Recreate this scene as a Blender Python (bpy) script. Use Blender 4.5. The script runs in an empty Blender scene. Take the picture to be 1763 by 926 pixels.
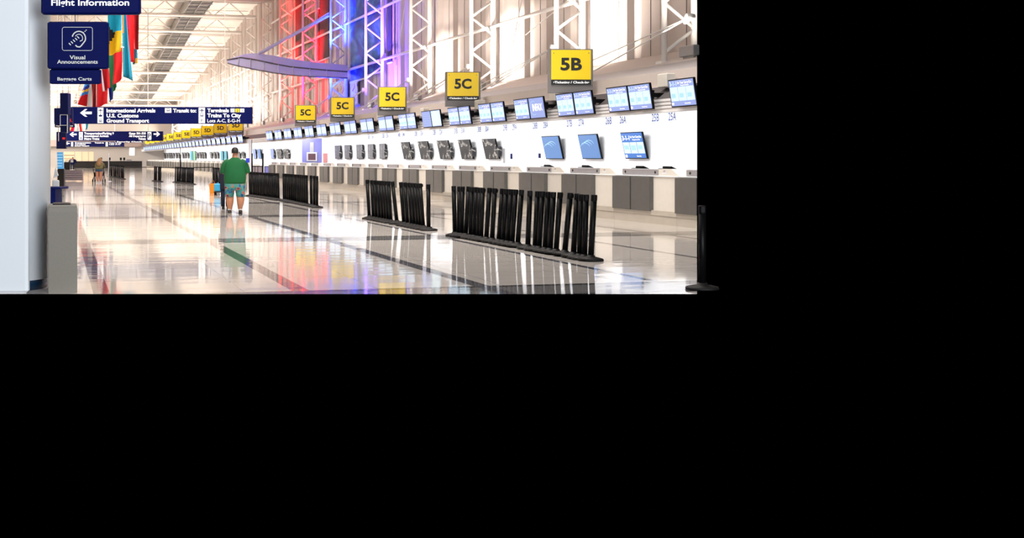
import bpy, math, random
from mathutils import Vector, Matrix
random.seed(7)
scene = bpy.context.scene
COL = scene.collection
# ------------------------------------------------------------------ camera
F = 2100.0            # focal length in pixels of the 1763 px wide frame
VPX, HZ, EYE = 95.0, 272.0, 1.5
TH = math.atan((600 - VPX) / F)
c_, s_ = math.cos(TH), math.sin(TH)
cam = bpy.data.cameras.new('camera'); camo = bpy.data.objects.new('camera', cam); COL.objects.link(camo)
camo.location = (0, 0, EYE); camo.rotation_euler = (math.pi/2, 0, -TH)
cam.sensor_width = 36; cam.lens = F*36/1763; cam.shift_x = (881.5-600)/1763; cam.shift_y = -(463-HZ)/1763
cam.clip_end = 600; cam.clip_start = 0.5
scene.camera = camo
# ------------------------------------------------------------------ world, exposure
w = bpy.data.worlds.new('world'); scene.world = w; w.use_nodes = True
w.node_tree.nodes['Background'].inputs[0].default_value = (0, 0, 0, 1)
vs = scene.view_settings
vs.view_transform = 'Standard'; vs.look = 'None'; vs.gamma = 1; vs.use_curve_mapping = False; vs.exposure = 0.06
scene.cycles.use_denoising = True
scene.cycles.max_bounces = 7; scene.cycles.sample_clamp_indirect = 6

def area(name, loc, direction, sx, sy, power, color=(1, 1, 1), spread=180, yaxis=None):
    l = bpy.data.lights.new(name, 'AREA'); l.shape = 'RECTANGLE'; l.size = sx; l.size_y = sy
    l.energy = power; l.color = color; l.spread = math.radians(spread)
    o = bpy.data.objects.new(name, l); COL.objects.link(o); o.location = loc
    z = -Vector(direction).normalized(); y = Vector(yaxis or (0, 1, 0)); x = y.cross(z).normalized(); y = z.cross(x)
    o.rotation_euler = Matrix((x, y, z)).transposed().to_euler()
    return o
WARM = (1.0, .86, .72)
# added fill for floor and people, under the unseen near roof
for yy in (24, 44, 64, 84):
    area('hall_fill', (5.5, yy, 13.6), (-.1, .1, -1), 9, 9, 2350 if yy < 80 else 900, (1, .95, .89), 125)
for yy, zz in ((112, 13.6), (138, 11.8), (164, 9.6), (186, 8.2)):
    area('side_fill', (-4.5, yy, min(zz, 9)), (1, 0, -.55), 1.5, 16, 3700, (1, .95, .88))  # added fill for the far counter fronts, kept out of sight behind the column
# added fill from behind the camera for the column, bin and signs
area('rear_fill', (3.5, -2, 5.5), (-.25, .95, -.2), 11, 6, 3300, (.92, .96, 1))
# uplights on top of the canopy washing the roof
for yy in range(46, 196, 24):
    area('roof_uplight', (15.6, yy, 4.3), (-.9, 0, 1), .5, 20, 1500 if yy > 100 else 350, WARM, 130)
# light strips under the check-in canopy
for yy in range(30, 196, 12):
    area('canopy_light_strip', (14.9, yy, 2.86), (.35, 0, -1), .9, 11.5, 260, (.97, .98, 1))
# floodlights at the feet of the wall trusses: added with their fixtures below

# ------------------------------------------------------------------ pixel -> place
def W(px, py, d):
    """point seen at pixel (px,py) at camera depth d"""
    a = (px-600)/F*d
    return Vector((a*c_ + d*s_, -a*s_ + d*c_, EYE + (HZ-py)/F*d))
def FL(px, py):
    p = W(px, py, EYE*F/(py-HZ)); p.z = 0; return p
def DX(px, X): return F*X/(c_*(px-VPX))
def YX(px, X): return (DX(px, X) - X*s_)/c_
def Yd(X, d): return (d - X*s_)/c_
def ZX(px, py, X): return EYE + (HZ-py)/F*DX(px, X)

# ------------------------------------------------------------------ materials
MATS = {}
def mat(name, col=(.8, .8, .8), rough=.5, metal=0, emit=None, estr=1, noise=0, nscale=8, spec=.5, bump=0):
    if name in MATS: return MATS[name]
    m = bpy.data.materials.new(name); m.use_nodes = True; n = m.node_tree.nodes; L = m.node_tree.links
    b = n['Principled BSDF']
    b.inputs['Base Color'].default_value = (*col, 1); b.inputs['Roughness'].default_value = rough
    b.inputs['Metallic'].default_value = metal; b.inputs['Specular IOR Level'].default_value = spec
    if noise or bump:
        t = n.new('ShaderNodeTexNoise'); t.inputs['Scale'].default_value = nscale; t.inputs['Detail'].default_value = 4
        tc = n.new('ShaderNodeTexCoord'); L.new(tc.outputs['Object'], t.inputs['Vector'])
    if noise:
        r = n.new('ShaderNodeMix'); r.data_type = 'RGBA'
        r.inputs[6].default_value = (*[max(0, v*(1-noise)) for v in col], 1)
        r.inputs[7].default_value = (*[min(1, v*(1+noise)) for v in col], 1)
        L.new(t.outputs['Fac'], r.inputs[0]); L.new(r.outputs[2], b.inputs['Base Color'])
    if bump:
        bp = n.new('ShaderNodeBump'); bp.inputs['Strength'].default_value = bump
        L.new(t.outputs['Fac'], bp.inputs['Height']); L.new(bp.outputs[0], b.inputs['Normal'])
    if emit:
        b.inputs['Emission Color'].default_value = (*emit, 1); b.inputs['Emission Strength'].default_value = estr
    MATS[name] = m; return m
mat('white_wall', (.86, .87, .89), .55, noise=.02)
mat('canopy_beige', (.64, .56, .52), .6, noise=.05)
mat('canopy_grey', (.45, .415, .42), .5, noise=.05)
mat('recess_dark', (.09, .08, .085), .7, noise=.1)
mat('grille_white', (.80, .79, .80), .5, noise=.05)
mat('panel_wall', (.66, .58, .535), .6, noise=.04, nscale=.6)
mat('pipe_white', (.86, .82, .78), .4, noise=.03)
mat('roof_deck', (.78, .72, .66), .8, noise=.06, nscale=.5)
mat('skylight', (.075, .075, .065), .3, noise=.5, nscale=1.5)
mat('steel', (.125, .123, .117), .4, .5, noise=.15, nscale=5)
mat('steel_light', (.42, .41, .43), .45, .55, noise=.08)
mat('counter_cream', (.72, .67, .60), .5, noise=.04)
mat('plinth', (.50, .45, .38), .5, .1, noise=.15, nscale=2)
mat('black_plastic', (.003, .003, .004), .5, noise=.2, spec=.12)
mat('black_metal', (.003, .003, .0035), .45, noise=.2, spec=.12)
mat('rubber', (.010, .009, .009), .6, spec=.2, noise=.4, nscale=30)
mat('navy', (.0005, .004, .075), .6, spec=.12, noise=.06)
mat('navy_dark', (.0005, .003, .04), .6, spec=.12, noise=.06)
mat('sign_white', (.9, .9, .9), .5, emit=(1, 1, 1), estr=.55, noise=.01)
mat('sign_white_dim', (.75, .75, .73), .5, noise=.02)
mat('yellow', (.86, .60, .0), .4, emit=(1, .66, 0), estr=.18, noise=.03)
mat('sign_grey', (.20, .185, .18), .55, noise=.05)
mat('lettering_black', (.01, .01, .01), .5, noise=.1)
mat('column_white', (.80, .835, .88), .55, noise=.03, nscale=1)
mat('column_base', (.003, .02, .05), .4, noise=.2)
mat('bin_taupe', (.20, .18, .15), .6, noise=.07, nscale=30)
mat('number_blue', (.01, .05, .25), .5, noise=.05)
mat('screen_pale', (.02, .025, .04), .5, emit=(.31, .39, .78), estr=1, noise=.02)
mat('screen_white', (.02, .025, .04), .5, emit=(.72, .93, 1), estr=1.05, noise=.02)
mat('screen_blue', (.02, .025, .04), .5, emit=(.02, .17, .62), estr=1, noise=.02)
mat('screen_sky', (.02, .025, .04), .5, emit=(.10, .25, .58), estr=1, noise=.02)
mat('screen_line', (.02, .025, .04), .5, emit=(.45, .78, .95), estr=1, noise=.02)
mat('lavender', (.22, .22, .58), .5, noise=.04)
mat('maroon', (.35, .01, .04), .5, noise=.05)
mat('screen_red', (.02, .025, .04), .5, emit=(.12, .015, .02), estr=1, noise=.02)
mat('salmon', (.65, .25, .25), .5, noise=.05)
mat('fixture', (.3, .3, .3), .4, .4, noise=.1)
mat('lamp_lens', (1, 1, 1), .4, emit=(1, .95, .85), estr=3, noise=.01)
mat('end_wall', (.40, .365, .335), .6, noise=.04)
mat('end_beam', (.30, .24, .22), .6, noise=.06)
mat('dark_counter', (.012, .011, .011), .4, spec=.2, noise=.2)
mat('warm_lit', (.5, .38, .26), .5, emit=(1, .66, .38), estr=.35, noise=.1, nscale=1)
mat('window_light', (1, 1, 1), .5, emit=(.9, .95, 1), estr=1.6, noise=.01)
mat('shelf_brown', (.25, .12, .07), .6, noise=.2)
mat('skin', (.44, .19, .10), .55, noise=.06)
mat('hair_black', (.012, .009, .008), .6, noise=.4, nscale=60)
mat('hair_blond', (.22, .11, .035), .6, noise=.3, nscale=30)
mat('shirt_green', (.0, .105, .025), .8, noise=.18, nscale=5, bump=.25)
mat('cloth_navy', (.008, .011, .03), .8, noise=.3)
mat('cloth_olive', (.12, .105, .035), .85, noise=.25, nscale=12)
mat('denim', (.02, .05, .10), .85, noise=.3)
mat('shoe_dark', (.035, .02, .015), .6, noise=.3)
mat('sock_white', (.75, .74, .72), .8, noise=.05)
mat('bag_orange', (.58, .2, .0), .6, noise=.1)
mat('bag_blue', (.03, .35, .62), .6, noise=.1)
mat('tag_blue', (.01, .03, .5), .6, noise=.1)
mat('cyan_display', (.02, .025, .04), .5, emit=(0, .48, .62), estr=.9, noise=.02)
mat('green_display', (.02, .025, .04), .5, emit=(.3, .75, .35), estr=.8, noise=.02)
mat('sky_display', (.02, .025, .04), .5, emit=(.06, .38, .75), estr=.8, noise=.05)
mat('pinkish', (.36, .29, .30), .5, noise=.06)
mat('slat_dark', (.12, .10, .12), .5, noise=.1)
mat('pale_grey', (.6, .6, .62), .5, noise=.04)
mat('platform', (.60, .57, .88), .5, noise=.05)  # violet light on the shelf is put into this base colour
mat('dark_wall_opening', (.035, .03, .035), .8, noise=.3)
for nm, cc in dict(red=(.62, .004, .008), darkred=(.33, .0, .006), teal=(.0, .20, .30), cyan=(.0, .36, .55), fyellow=(.9, .55, .0), green=(.01, .16, .05),
                   fblack=(.01, .01, .01), fwhite=(.82, .82, .82), fblue=(.004, .03, .35), fsky=(.02, .25, .75), orange=(.7, .2, .0), pink=(.75, .02, .12)).items():
    mat('flag_'+nm, cc, .85, noise=.12, nscale=1.5)

def pattern_mat(name, cols, scale, rough=.6, metal=0, stretch=(1, 1, 1), distortion=0):
    m = bpy.data.materials.new(name); m.use_nodes = True; n = m.node_tree.nodes; L = m.node_tree.links
    b = n['Principled BSDF']; b.inputs['Roughness'].default_value = rough; b.inputs['Metallic'].default_value = metal
    tc = n.new('ShaderNodeTexCoord'); mp = n.new('ShaderNodeMapping'); mp.inputs['Scale'].default_value = stretch
    t = n.new('ShaderNodeTexNoise'); t.inputs['Scale'].default_value = scale; t.inputs['Distortion'].default_value = distortion; t.inputs['Detail'].default_value = 3
    r = n.new('ShaderNodeValToRGB'); r.color_ramp.interpolation = 'CONSTANT' if name == 'print_shorts' else 'LINEAR'
    while len(r.color_ramp.elements) < len(cols): r.color_ramp.elements.new(.5)
    for i, (p, cc) in enumerate(cols):
        r.color_ramp.elements[i].position = p; r.color_ramp.elements[i].color = (*cc, 1)
    L.new(tc.outputs['Object'], mp.inputs[0]); L.new(mp.outputs[0], t.inputs['Vector']); L.new(t.outputs['Fac'], r.inputs[0]); L.new(r.outputs[0], b.inputs['Base Color'])
    MATS[name] = m; return m
pattern_mat('print_shorts', [(0, (.01, .01, .15)), (.36, (.02, .10, .4)), (.42, (.05, .21, .19)), (.46, (.06, .26, .22)), (.55, (.08, .29, .23)), (.575, (.6, .06, .12)), (.61, (.5, .12, .01)), (.65, (.04, .02, .1))], 8, .8)
pattern_mat('glossy_wrap', [(.25, (.004, .004, .006)), (.53, (.012, .012, .014)), (.60, (.55, .52, .46)), (.64, (.01, .01, .015))], 1.7, .45, 0, (1, 1.2, 1.4), 1.2)
pattern_mat('grey_wrap', [(.25, (.02, .02, .03)), (.45, (.09, .09, .09)), (.6, (.2, .2, .22)), (.75, (.04, .04, .06))], 3.0, .45, 0, (1, 2.5, .8), 1.2)
pattern_mat('blue_artwork', [(.35, (.0, .012, .12)), (.48, (.0, .05, .28)), (.60, (.01, .18, .42)), (.72, (.20, .26, .55))], .28, .6, 0, (1, 1, 2.2), 2.5)
pattern_mat('dark_artwork', [(.3, (.01, .01, .012)), (.5, (.05, .03, .02)), (.6, (.35, .2, .1)), (.7, (.02, .04, .02))], .9, .6, 0, (3, 3, .7), 1.5)
pattern_mat('yellow_artwork', [(.3, (.04, .02, .1)), (.45, (.6, .4, .03)), (.55, (.75, .7, .5)), (.7, (.5, .05, .2))], 1.2, .6, 0, (1, 1, 1), 1.5)

# ------------------------------------------------------------------ text geometry
_tx = {}
def text_geo(s, bold=.018):
    if (s, bold) in _tx: return _tx[(s, bold)]
    cu = bpy.data.curves.new('t', 'FONT'); cu.body = s; cu.offset = bold; cu.resolution_u = 3
    o = bpy.data.objects.new('t', cu); COL.objects.link(o)
    dg = bpy.context.evaluated_depsgraph_get(); me = o.evaluated_get(dg).to_mesh()
    vs_ = [(v.co.x, v.co.y) for v in me.vertices]; fs = [tuple(p.vertices) for p in me.polygons]
    o.evaluated_get(dg).to_mesh_clear(); bpy.data.objects.remove(o); bpy.data.curves.remove(cu)
    x0 = min(v[0] for v in vs_); x1 = max(v[0] for v in vs_)
    _tx[(s, bold)] = ([(v[0]-x0, v[1]) for v in vs_], fs, x1-x0)
    return _tx[(s, bold)]

# ------------------------------------------------------------------ mesh builder
class MB:
    def __init__(s): s.v = []; s.f = []; s.m = []; s.ms = []; s.smooth = []
    def mi(s, m):
        if m not in s.ms: s.ms.append(m)
        return s.ms.index(m)
    def add(s, vs_, fs, m, sm=False):
        b = len(s.v); s.v += [tuple(v) for v in vs_]; k = s.mi(m)
        for f in fs: s.f.append(tuple(i+b for i in f)); s.m.append(k); s.smooth.append(sm)
        return s
    def box(s, x0, x1, y0, y1, z0, z1, m, M=None):
        vs_ = [Vector((x, y, z)) for z in (z0, z1) for y in (y0, y1) for x in (x0, x1)]
        if M is not None: vs_ = [M @ v for v in vs_]
        return s.add(vs_, [(0, 2, 3, 1), (4, 5, 7, 6), (0, 1, 5, 4), (2, 6, 7, 3), (0, 4, 6, 2), (1, 3, 7, 5)], m)
    def cbox(s, x0, x1, y0, y1, z0, z1, m, ch=.01, M=None):
        """box with chamfered vertical and horizontal edges"""
        rings = []
        for z, i in ((z0, ch), (z0+ch, 0), (z1-ch, 0), (z1, ch)):
            a, b, cc, d = x0+i, x1-i, y0+i, y1-i; k = ch
            rings.append([(a+k, cc, z), (b-k, cc, z), (b, cc+k, z), (b, d-k, z), (b-k, d, z), (a+k, d, z), (a, d-k, z), (a, cc+k, z)])
        if M is not None: rings = [[tuple(M @ Vector(p)) for p in r] for r in rings]
        return s.loft(rings, m)
    def loft(s, rings, m, cap=True, sm=False, closed=True):
        n = len(rings[0]); vs_ = [p for r in rings for p in r]; fs = []
        for i in range(len(rings)-1):
            for j in range(n if closed else n-1):
                k = (j+1) % n
                fs.append((i*n+j, i*n+k, (i+1)*n+k, (i+1)*n+j))
        if cap and closed:
            fs.append(tuple(range(n-1, -1, -1))); fs.append(tuple(range((len(rings)-1)*n, len(rings)*n)))
        return s.add(vs_, fs, m, sm)
    def tube(s, p0, p1, r, m, n=8, r1=None):
        p0 = Vector(p0); p1 = Vector(p1); z = (p1-p0).normalized()
        x = z.cross(Vector((0, 0, 1)) if abs(z.z) < .9 else Vector((1, 0, 0))).normalized(); y = z.cross(x)
        r1 = r if r1 is None else r1
        rg = [[tuple(p + (x*math.cos(a)+y*math.sin(a))*q) for a in [2*math.pi*i/n for i in range(n)]] for p, q in ((p0, r), (p1, r1))]
        return s.loft(rg, m, sm=True)
    def lathe(s, prof, m, n=20, cx=0, cy=0):
        rg = [[(cx+r*math.cos(2*math.pi*i/n), cy+r*math.sin(2*math.pi*i/n), z) for i in range(n)] for r, z in prof]
        return s.loft(rg, m, sm=True)
    def text(s, st, o, xa, ya, h, m, align='L', bold=.018, wid=None):
        """h = cap height; o = baseline origin; wid = fit to this width"""
        vs_, fs, L = text_geo(st, bold); k = h/.70; kx = k if wid is None else wid/L
        o = Vector(o); xa = Vector(xa); ya = Vector(ya)
        off = {'L': 0, 'C': -L*kx/2, 'R': -L*kx}[align]
        return s.add([o + xa*(v[0]*kx+off) + ya*(v[1]*k) for v in vs_], fs, m)
    def quad(s, o, xa, ya, u0, u1, v0, v1, m):
        o = Vector(o); xa = Vector(xa); ya = Vector(ya)
        return s.add([o+xa*u+ya*v for u, v in ((u0, v0), (u1, v0), (u1, v1), (u0, v1))], [(0, 1, 2, 3)], m)
    def build(s, name, parent=None, loc=None, rotz=0):
        me = bpy.data.meshes.new(name); me.from_pydata(s.v, [], s.f)
        for m in s.ms: me.materials.append(MATS[m])
        me.polygons.foreach_set('material_index', s.m); me.polygons.foreach_set('use_smooth', s.smooth)
        me.update()
        o = bpy.data.objects.new(name, me); COL.objects.link(o)
        if parent: o.parent = parent
        if loc is not None: o.location = loc
        o.rotation_euler.z = rotz
        return o
def tag(o, label, cat=None, group=None, kind=None):
    if label: o['label'] = label
    if cat: o['category'] = cat
    if group: o['group'] = group
    if kind: o['kind'] = kind
    return o
def trim_edge(root):
    """ends an object at the limit of the modelled part of the hall"""
    import bmesh
    bpy.context.view_layer.update()
    objs = [root]+[o for o in COL.objects if o.parent == root or (o.parent and o.parent.parent == root)]
    for o in objs:
        if o.type != 'MESH': continue
        o.data = o.data.copy(); bm = bmesh.new(); bm.from_mesh(o.data)
        Mi = o.matrix_world.inverted(); nrm = Vector((1, -EDGE, 0)).normalized()
        co = Mi @ Vector((0, 0, 0)); no = (Mi.to_3x3() @ nrm).normalized()
        r = bmesh.ops.bisect_plane(bm, geom=bm.verts[:]+bm.edges[:]+bm.faces[:], plane_co=co, plane_no=no, clear_outer=True)
        ed = [e for e in r['geom_cut'] if isinstance(e, bmesh.types.BMEdge)]
        if ed: bmesh.ops.holes_fill(bm, edges=ed, sides=0)
        bm.to_mesh(o.data); bm.free()
        if not o.data.vertices: bpy.data.objects.remove(o)
def thing(name, label, cat, loc=(0, 0, 0), rotz=0, group=None):
    o = bpy.data.objects.new(name, None); COL.objects.link(o); o.location = loc; o.rotation_euler.z = rotz; o.empty_display_size = .2
    return tag(o, label, cat, group)
def struct(o): o['kind'] = 'structure'; return o
KIDS = {}
def dup(root, loc, rot=None, label=None, group=None):
    kids = KIDS.get(root.name)
    if kids is None:
        kids = KIDS[root.name] = [(o, [g for g in COL.objects if g.parent == o]) for o in COL.objects if o.parent == root]
    r = root.copy(); COL.objects.link(r); r.location = loc
    if rot is not None: r.rotation_euler = rot
    if label: r['label'] = label
    if group: r['group'] = group
    for ch, gs in kids:
        q = ch.copy(); COL.objects.link(q); q.parent = r
        for g in gs:
            h = g.copy(); COL.objects.link(h); h.parent = q
    return r
ONES = ['', 'first', 'second', 'third', 'fourth', 'fifth', 'sixth', 'seventh', 'eighth', 'ninth', 'tenth', 'eleventh', 'twelfth', 'thirteenth',
        'fourteenth', 'fifteenth', 'sixteenth', 'seventeenth', 'eighteenth', 'nineteenth', 'twentieth']
TENS = {2: 'twenty', 3: 'thirty', 4: 'forty', 5: 'fifty'}
def nth(i):
    if i <= 20: return ONES[i]
    t, u = divmod(i, 10)
    return (TENS[t][:-1]+'ieth') if u == 0 else TENS[t]+'-'+ONES[u]

# ================================================================== SETTING
EDGE = math.tan(TH + math.atan(600/F))      # the photograph's right edge: X = EDGE*Y
def YE(X): return X/EDGE
YEND = 196.0
# ---- floor (only the ground the photograph shows)
def plan(px, d): p = W(px, HZ, d); return (p.x, p.y, 0)
pts = [plan(-60, 13.46), plan(1200, 13.46)]
pr = (18.9, YE(18.9), 0)
pts += [pr, (18.9, YEND+2, 0), (-12, YEND+2, 0), (-12, 40, 0)]
fb = MB(); fb.add(pts, [tuple(range(6))], 'white_wall')
floor = struct(fb.build('floor'))
def floor_material():
    m = bpy.data.materials.new('terrazzo'); m.use_nodes = True; n = m.node_tree.nodes; L = m.node_tree.links; b = n['Principled BSDF']
    geo = n.new('ShaderNodeNewGeometry'); sp = n.new('ShaderNodeSeparateXYZ'); L.new(geo.outputs['Position'], sp.inputs[0])
    def M(op, a, b_=None, c=None):
        q = n.new('ShaderNodeMath'); q.operation = op
        for i, v in enumerate((a, b_, c)):
            if v is None: continue
            if isinstance(v, (int, float)): q.inputs[i].default_value = v
            else: L.new(v, q.inputs[i])
        return q.outputs[0]
    X, Y = sp.outputs[0], sp.outputs[1]
    yb = FL(600, 410.7).y - .55                 # near edge of one cross band
    BAY = 9.1
    # distance from the band centre
    yc = M('ABSOLUTE', M('SUBTRACT', M('PINGPONG', M('ADD', M('SUBTRACT', Y, yb+.55), BAY*20), BAY/2), 0))
    band = M('LESS_THAN', yc, .55); edge = M('MULTIPLY', M('GREATER_THAN', yc, .42), band)
    ls = None
    for x0, wd in ((.50, .09), (2.70, .10), (4.86, .10), (7.1, .06), (9.4, .06), (11.6, .06)):
        k = M('COMPARE', X, x0, wd); ls = k if ls is None else M('MAXIMUM', ls, k)
    jx = M('LESS_THAN', M('PINGPONG', M('ADD', X, 20-.50), .77), .006)
    jy = M('LESS_THAN', M('PINGPONG', M('ADD', M('SUBTRACT', Y, yb), BAY*20), .77), .012)
    j = M('MAXIMUM', jx, jy)
    t = n.new('ShaderNodeTexNoise'); t.inputs['Scale'].default_value = 2.0; t.inputs['Detail'].default_value = 6; L.new(geo.outputs['Position'], t.inputs['Vector'])
    base = n.new('ShaderNodeMix'); base.data_type = 'RGBA'; base.inputs[6].default_value = (.60, .545, .505, 1); base.inputs[7].default_value = (.69, .635, .59, 1); L.new(t.outputs['Fac'], base.inputs[0])
    cur = base.outputs[2]
    def over(cur, fac, col, k=1):
        q = n.new('ShaderNodeMix'); q.data_type = 'RGBA'; L.new(cur, q.inputs[6]); q.inputs[7].default_value = (*col, 1)
        L.new(M('MULTIPLY', fac, k), q.inputs[0]); return q.outputs[2]
    cur = over(cur, band, (.20, .19, .19)); cur = over(cur, edge, (.05, .05, .055)); cur = over(cur, ls, (.10, .095, .11)); cur = over(cur, j, (.2, .17, .15), .5)
    L.new(cur, b.inputs['Base Color'])
    b.inputs['Roughness'].default_value = .055; b.inputs['IOR'].default_value = 1.62
    # gentle unevenness of the polished slabs
    mp = n.new('ShaderNodeMapping'); mp.inputs['Scale'].default_value = (.35, 1.6, 1); L.new(geo.outputs['Position'], mp.inputs[0])
    t2 = n.new('ShaderNodeTexNoise'); t2.inputs['Scale'].default_value = 1.4; t2.inputs['Detail'].default_value = 2; L.new(mp.outputs[0], t2.inputs['Vector'])
    bp = n.new('ShaderNodeBump'); bp.inputs['Strength'].default_value = .12; bp.inputs['Distance'].default_value = .02
    L.new(t2.outputs['Fac'], bp.inputs['Height']); L.new(bp.outputs[0], b.inputs['Normal'])
    return m
floor.data.materials[0] = floor_material()

# ---- roof: highest near the camera, sinking towards the far end
RP = [(10, 15.2), (106, 15.15), (118, 14.6), (127, 13.95), (136, 13.15), (145, 12.4), (165, 10.8), (180, 9.8), (198, 9.0)]
def roofz(y):
    for (a, p), (b, q) in zip(RP, RP[1:]):
        if y <= b: return p + (q-p)*(y-a)/(b-a)
    return RP[-1][1]
rb = MB(); vs_ = []
for y, z in RP: vs_ += [(-12, y, z+1.5), (18.9, y, z+1.5)]
rb.add(vs_, [(2*i, 2*i+1, 2*i+3, 2*i+2) for i in range(len(RP)-1)], 'roof_deck')
ceiling = struct(rb.build('ceiling'))
sm_ = ceiling.modifiers.new('thick', 'SOLIDIFY'); sm_.thickness = .2; sm_.offset = 1
# dark glazed strip along the roof
sb = MB()
for i in range(len(RP)-1):
    (a, p), (b, q) = RP[i], RP[i+1]
    sb.add([(11.7, a, p+.3), (13.6, a, p+.3), (13.6, b, q+.3), (11.7, b, q+.3), (11.7, a, p+1.3), (13.6, a, p+1.3), (13.6, b, q+1.3), (11.7, b, q+1.3)],
           [(0, 1, 2, 3), (0, 4, 5, 1), (1, 5, 6, 2), (2, 6, 7, 3), (3, 7, 4, 0)], 'skylight')
sky = struct(sb.build('window_1'))
mb = MB()
for y in [90+1.9*i for i in range(55)]:
    mb.box(11.6, 13.7, y, y+.09, roofz(y)+.2, roofz(y)+.28, 'steel_light')
for x in (11.65, 12.6, 13.6):
    for (a, p), (b, q) in zip(RP, RP[1:]): mb.tube((x, a, p+.24), (x, b, q+.24), .04, 'steel_light', 5)
mb.build('window_frame', sky)

# ---- upper wall of fluted panels
XW = 18.75
ub = MB(); FP = 2.31; y = YE(XW)
prof = []
while y < YEND:
    prof += [(XW, y), (XW, y+FP*.55), (XW+.2, y+FP*.60), (XW+.2, y+FP*.95)]
    y += FP
vs_ = []
for (x, yy) in prof: vs_ += [(x, yy, 4.75), (x, yy, roofz(yy)+1.5)]
ub.add(vs_, [(2*i, 2*i+2, 2*i+3, 2*i+1) for i in range(len(prof)-1)], 'panel_wall')
wr = struct(ub.build('wall_right'))
# thin seams between the panels
mb = MB(); y = YE(XW)
while y < 110:
    mb.box(XW-.012, XW, y+.6, y+.625, 4.8, 15.2, 'recess_dark'); y += FP
mb.build('panel_seams', wr)

# ---- canopy over the check-in desks (profile swept along the hall)
CP = [(13.30, 2.53, 'grille_white'), (13.30, 2.58, 'grille_white'), (13.33, 2.59, 'canopy_beige'), (13.33, 2.61, 'grille_white'), (13.30, 2.62, 'grille_white'),
      (13.30, 2.66, 'grille_white'), (13.33, 2.67, 'canopy_beige'), (13.33, 2.69, 'grille_white'), (13.30, 2.70, 'grille_white'), (13.30, 2.74, 'grille_white'),
      (13.33, 2.75, 'canopy_beige'), (13.33, 2.77, 'grille_white'), (13.30, 2.78, 'grille_white'), (13.30, 2.83, 'grille_white'), (13.45, 2.84, 'recess_dark'), (13.85, 3.17, 'canopy_beige'), (14.0, 3.20, 'canopy_beige'),
      (14.0, 3.55, 'canopy_grey'), (17.0, 4.19, 'canopy_beige'), (18.78, 4.80, 'canopy_beige'), (18.78, 3.1, 'white_wall'), (13.7, 3.0, 'white_wall'), (13.5, 2.53, 'white_wall')]
def sweep(prof, far, name, parent=None, near=None):
    b = MB(); n = len(prof)
    vs_ = []
    for x, z, _ in prof:
        vs_ += [(x, YE(x) if near is None else near, z), (x, far, z)]
    for i in range(n):
        j = (i+1) % n
        b.add([vs_[2*i], vs_[2*j], vs_[2*j+1], vs_[2*i+1]], [(0, 1, 2, 3)], prof[i][2])
    b.add([vs_[2*i] for i in range(n)], [tuple(range(n))], 'canopy_grey')
    b.add([vs_[2*i+1] for i in range(n)], [tuple(range(n-1, -1, -1))], 'canopy_grey')
    return b.build(name, parent)
canopy = struct(sweep(CP, YEND, 'trim_1'))

# ---- white back wall with the counter numbers
XB = 16.85
wb = sweep([(XB, 0, 'white_wall'), (XB, 3.08, 'white_wall'), (XB+.2, 3.08, 'white_wall'), (XB+.2, 0, 'white_wall')], YX(279, XB), 'wall_back')
struct(wb)
for i, px in enumerate([1157.6, 1072.6, 1001, 939.5, 886, 838.5, 797, 759, 726, 695, 667, 642]):
    n0 = 25+i; pb = [1128.5, 1048, 980.5, 921.5, 870, 825.5, 785, 747.6, 716, 687, 660, 635][i]
    for q, ch in ((pb, 'B'), (px, 'A')):
        t = MB(); t.text(f'{n0}{ch}', (XB-.006, YX(q, XB), ZX(q, HZ-(q-VPX)*.0612, XB)), (0, -1, 0), (0, 0, 1), .22, 'number_blue', 'C', .012, wid=.44)
        t.build('counter_number', wb)
# seams of the wall panels
mb = MB()
for q in (1181, 905, 752, 618): mb.box(XB-.008, XB, YX(q, XB)-.01, YX(q, XB)+.01, .9, 3.0, 'pale_grey')
mb.build('panel_joint', wb)

# ---- end wall
eb = MB(); eb.box(-12, 19, YEND, YEND+.3, 0, 11.2, 'end_wall')
ew = struct(eb.build('wall_far'))
bb = MB(); bb.box(-12, 13.2, YEND-.8, YEND, 3.3, 4.3, 'end_beam'); struct(bb.build('trim_2'))
# lit shop opening in the far wall
p0 = W(110, 272, 190); p1 = W(162, 272, 190)
ob = MB(); ob.box(p0.x, p1.x, YEND-.06, YEND-.01, 1.0, 2.5, 'warm_lit')
for x in (p0.x+1.6, p0.x+2.7, p0.x+3.7): ob.box(x, x+.08, YEND-.12, YEND-.06, 1.0, 2.5, 'end_wall')
ob.box(p0.x, p0.x+1.6, YEND-.12, YEND-.06, 1.9, 1.98, 'shelf_brown'); ob.box(p0.x, p0.x+1.4, YEND-.12, YEND-.06, 1.4, 1.46, 'shelf_brown')
struct(ob.build('window_2'))
q0 = W(225.5, 272, 189.5); q1 = W(234.5, 272, 189.5)
ob = MB(); ob.box(q0.x, q1.x, YEND-.07, YEND-.01, 1.95, 3.1, 'window_light'); ob.box(q0.x-.05, q0.x, YEND-.1, YEND-.01, 1.9, 3.15, 'pale_grey'); ob.box(q1.x, q1.x+.05, YEND-.1, YEND-.01, 1.9, 3.15, 'pale_grey')
struct(ob.build('window_3'))
# ---- left side of the hall: low soffit and wall
lb = MB(); lb.box(-12.3, -12, 30, YEND, 0, 16, 'roof_deck'); struct(lb.build('wall_left'))
lb = MB(); lb.box(-12, 2.6, 100, YEND, 9.8, 10.2, 'roof_deck')
for yy in range(101, 196, 8): lb.box(-12, 2.6, yy, yy+.25, 9.6, 9.8, 'pipe_white')
struct(lb.build('trim_3'))

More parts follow.
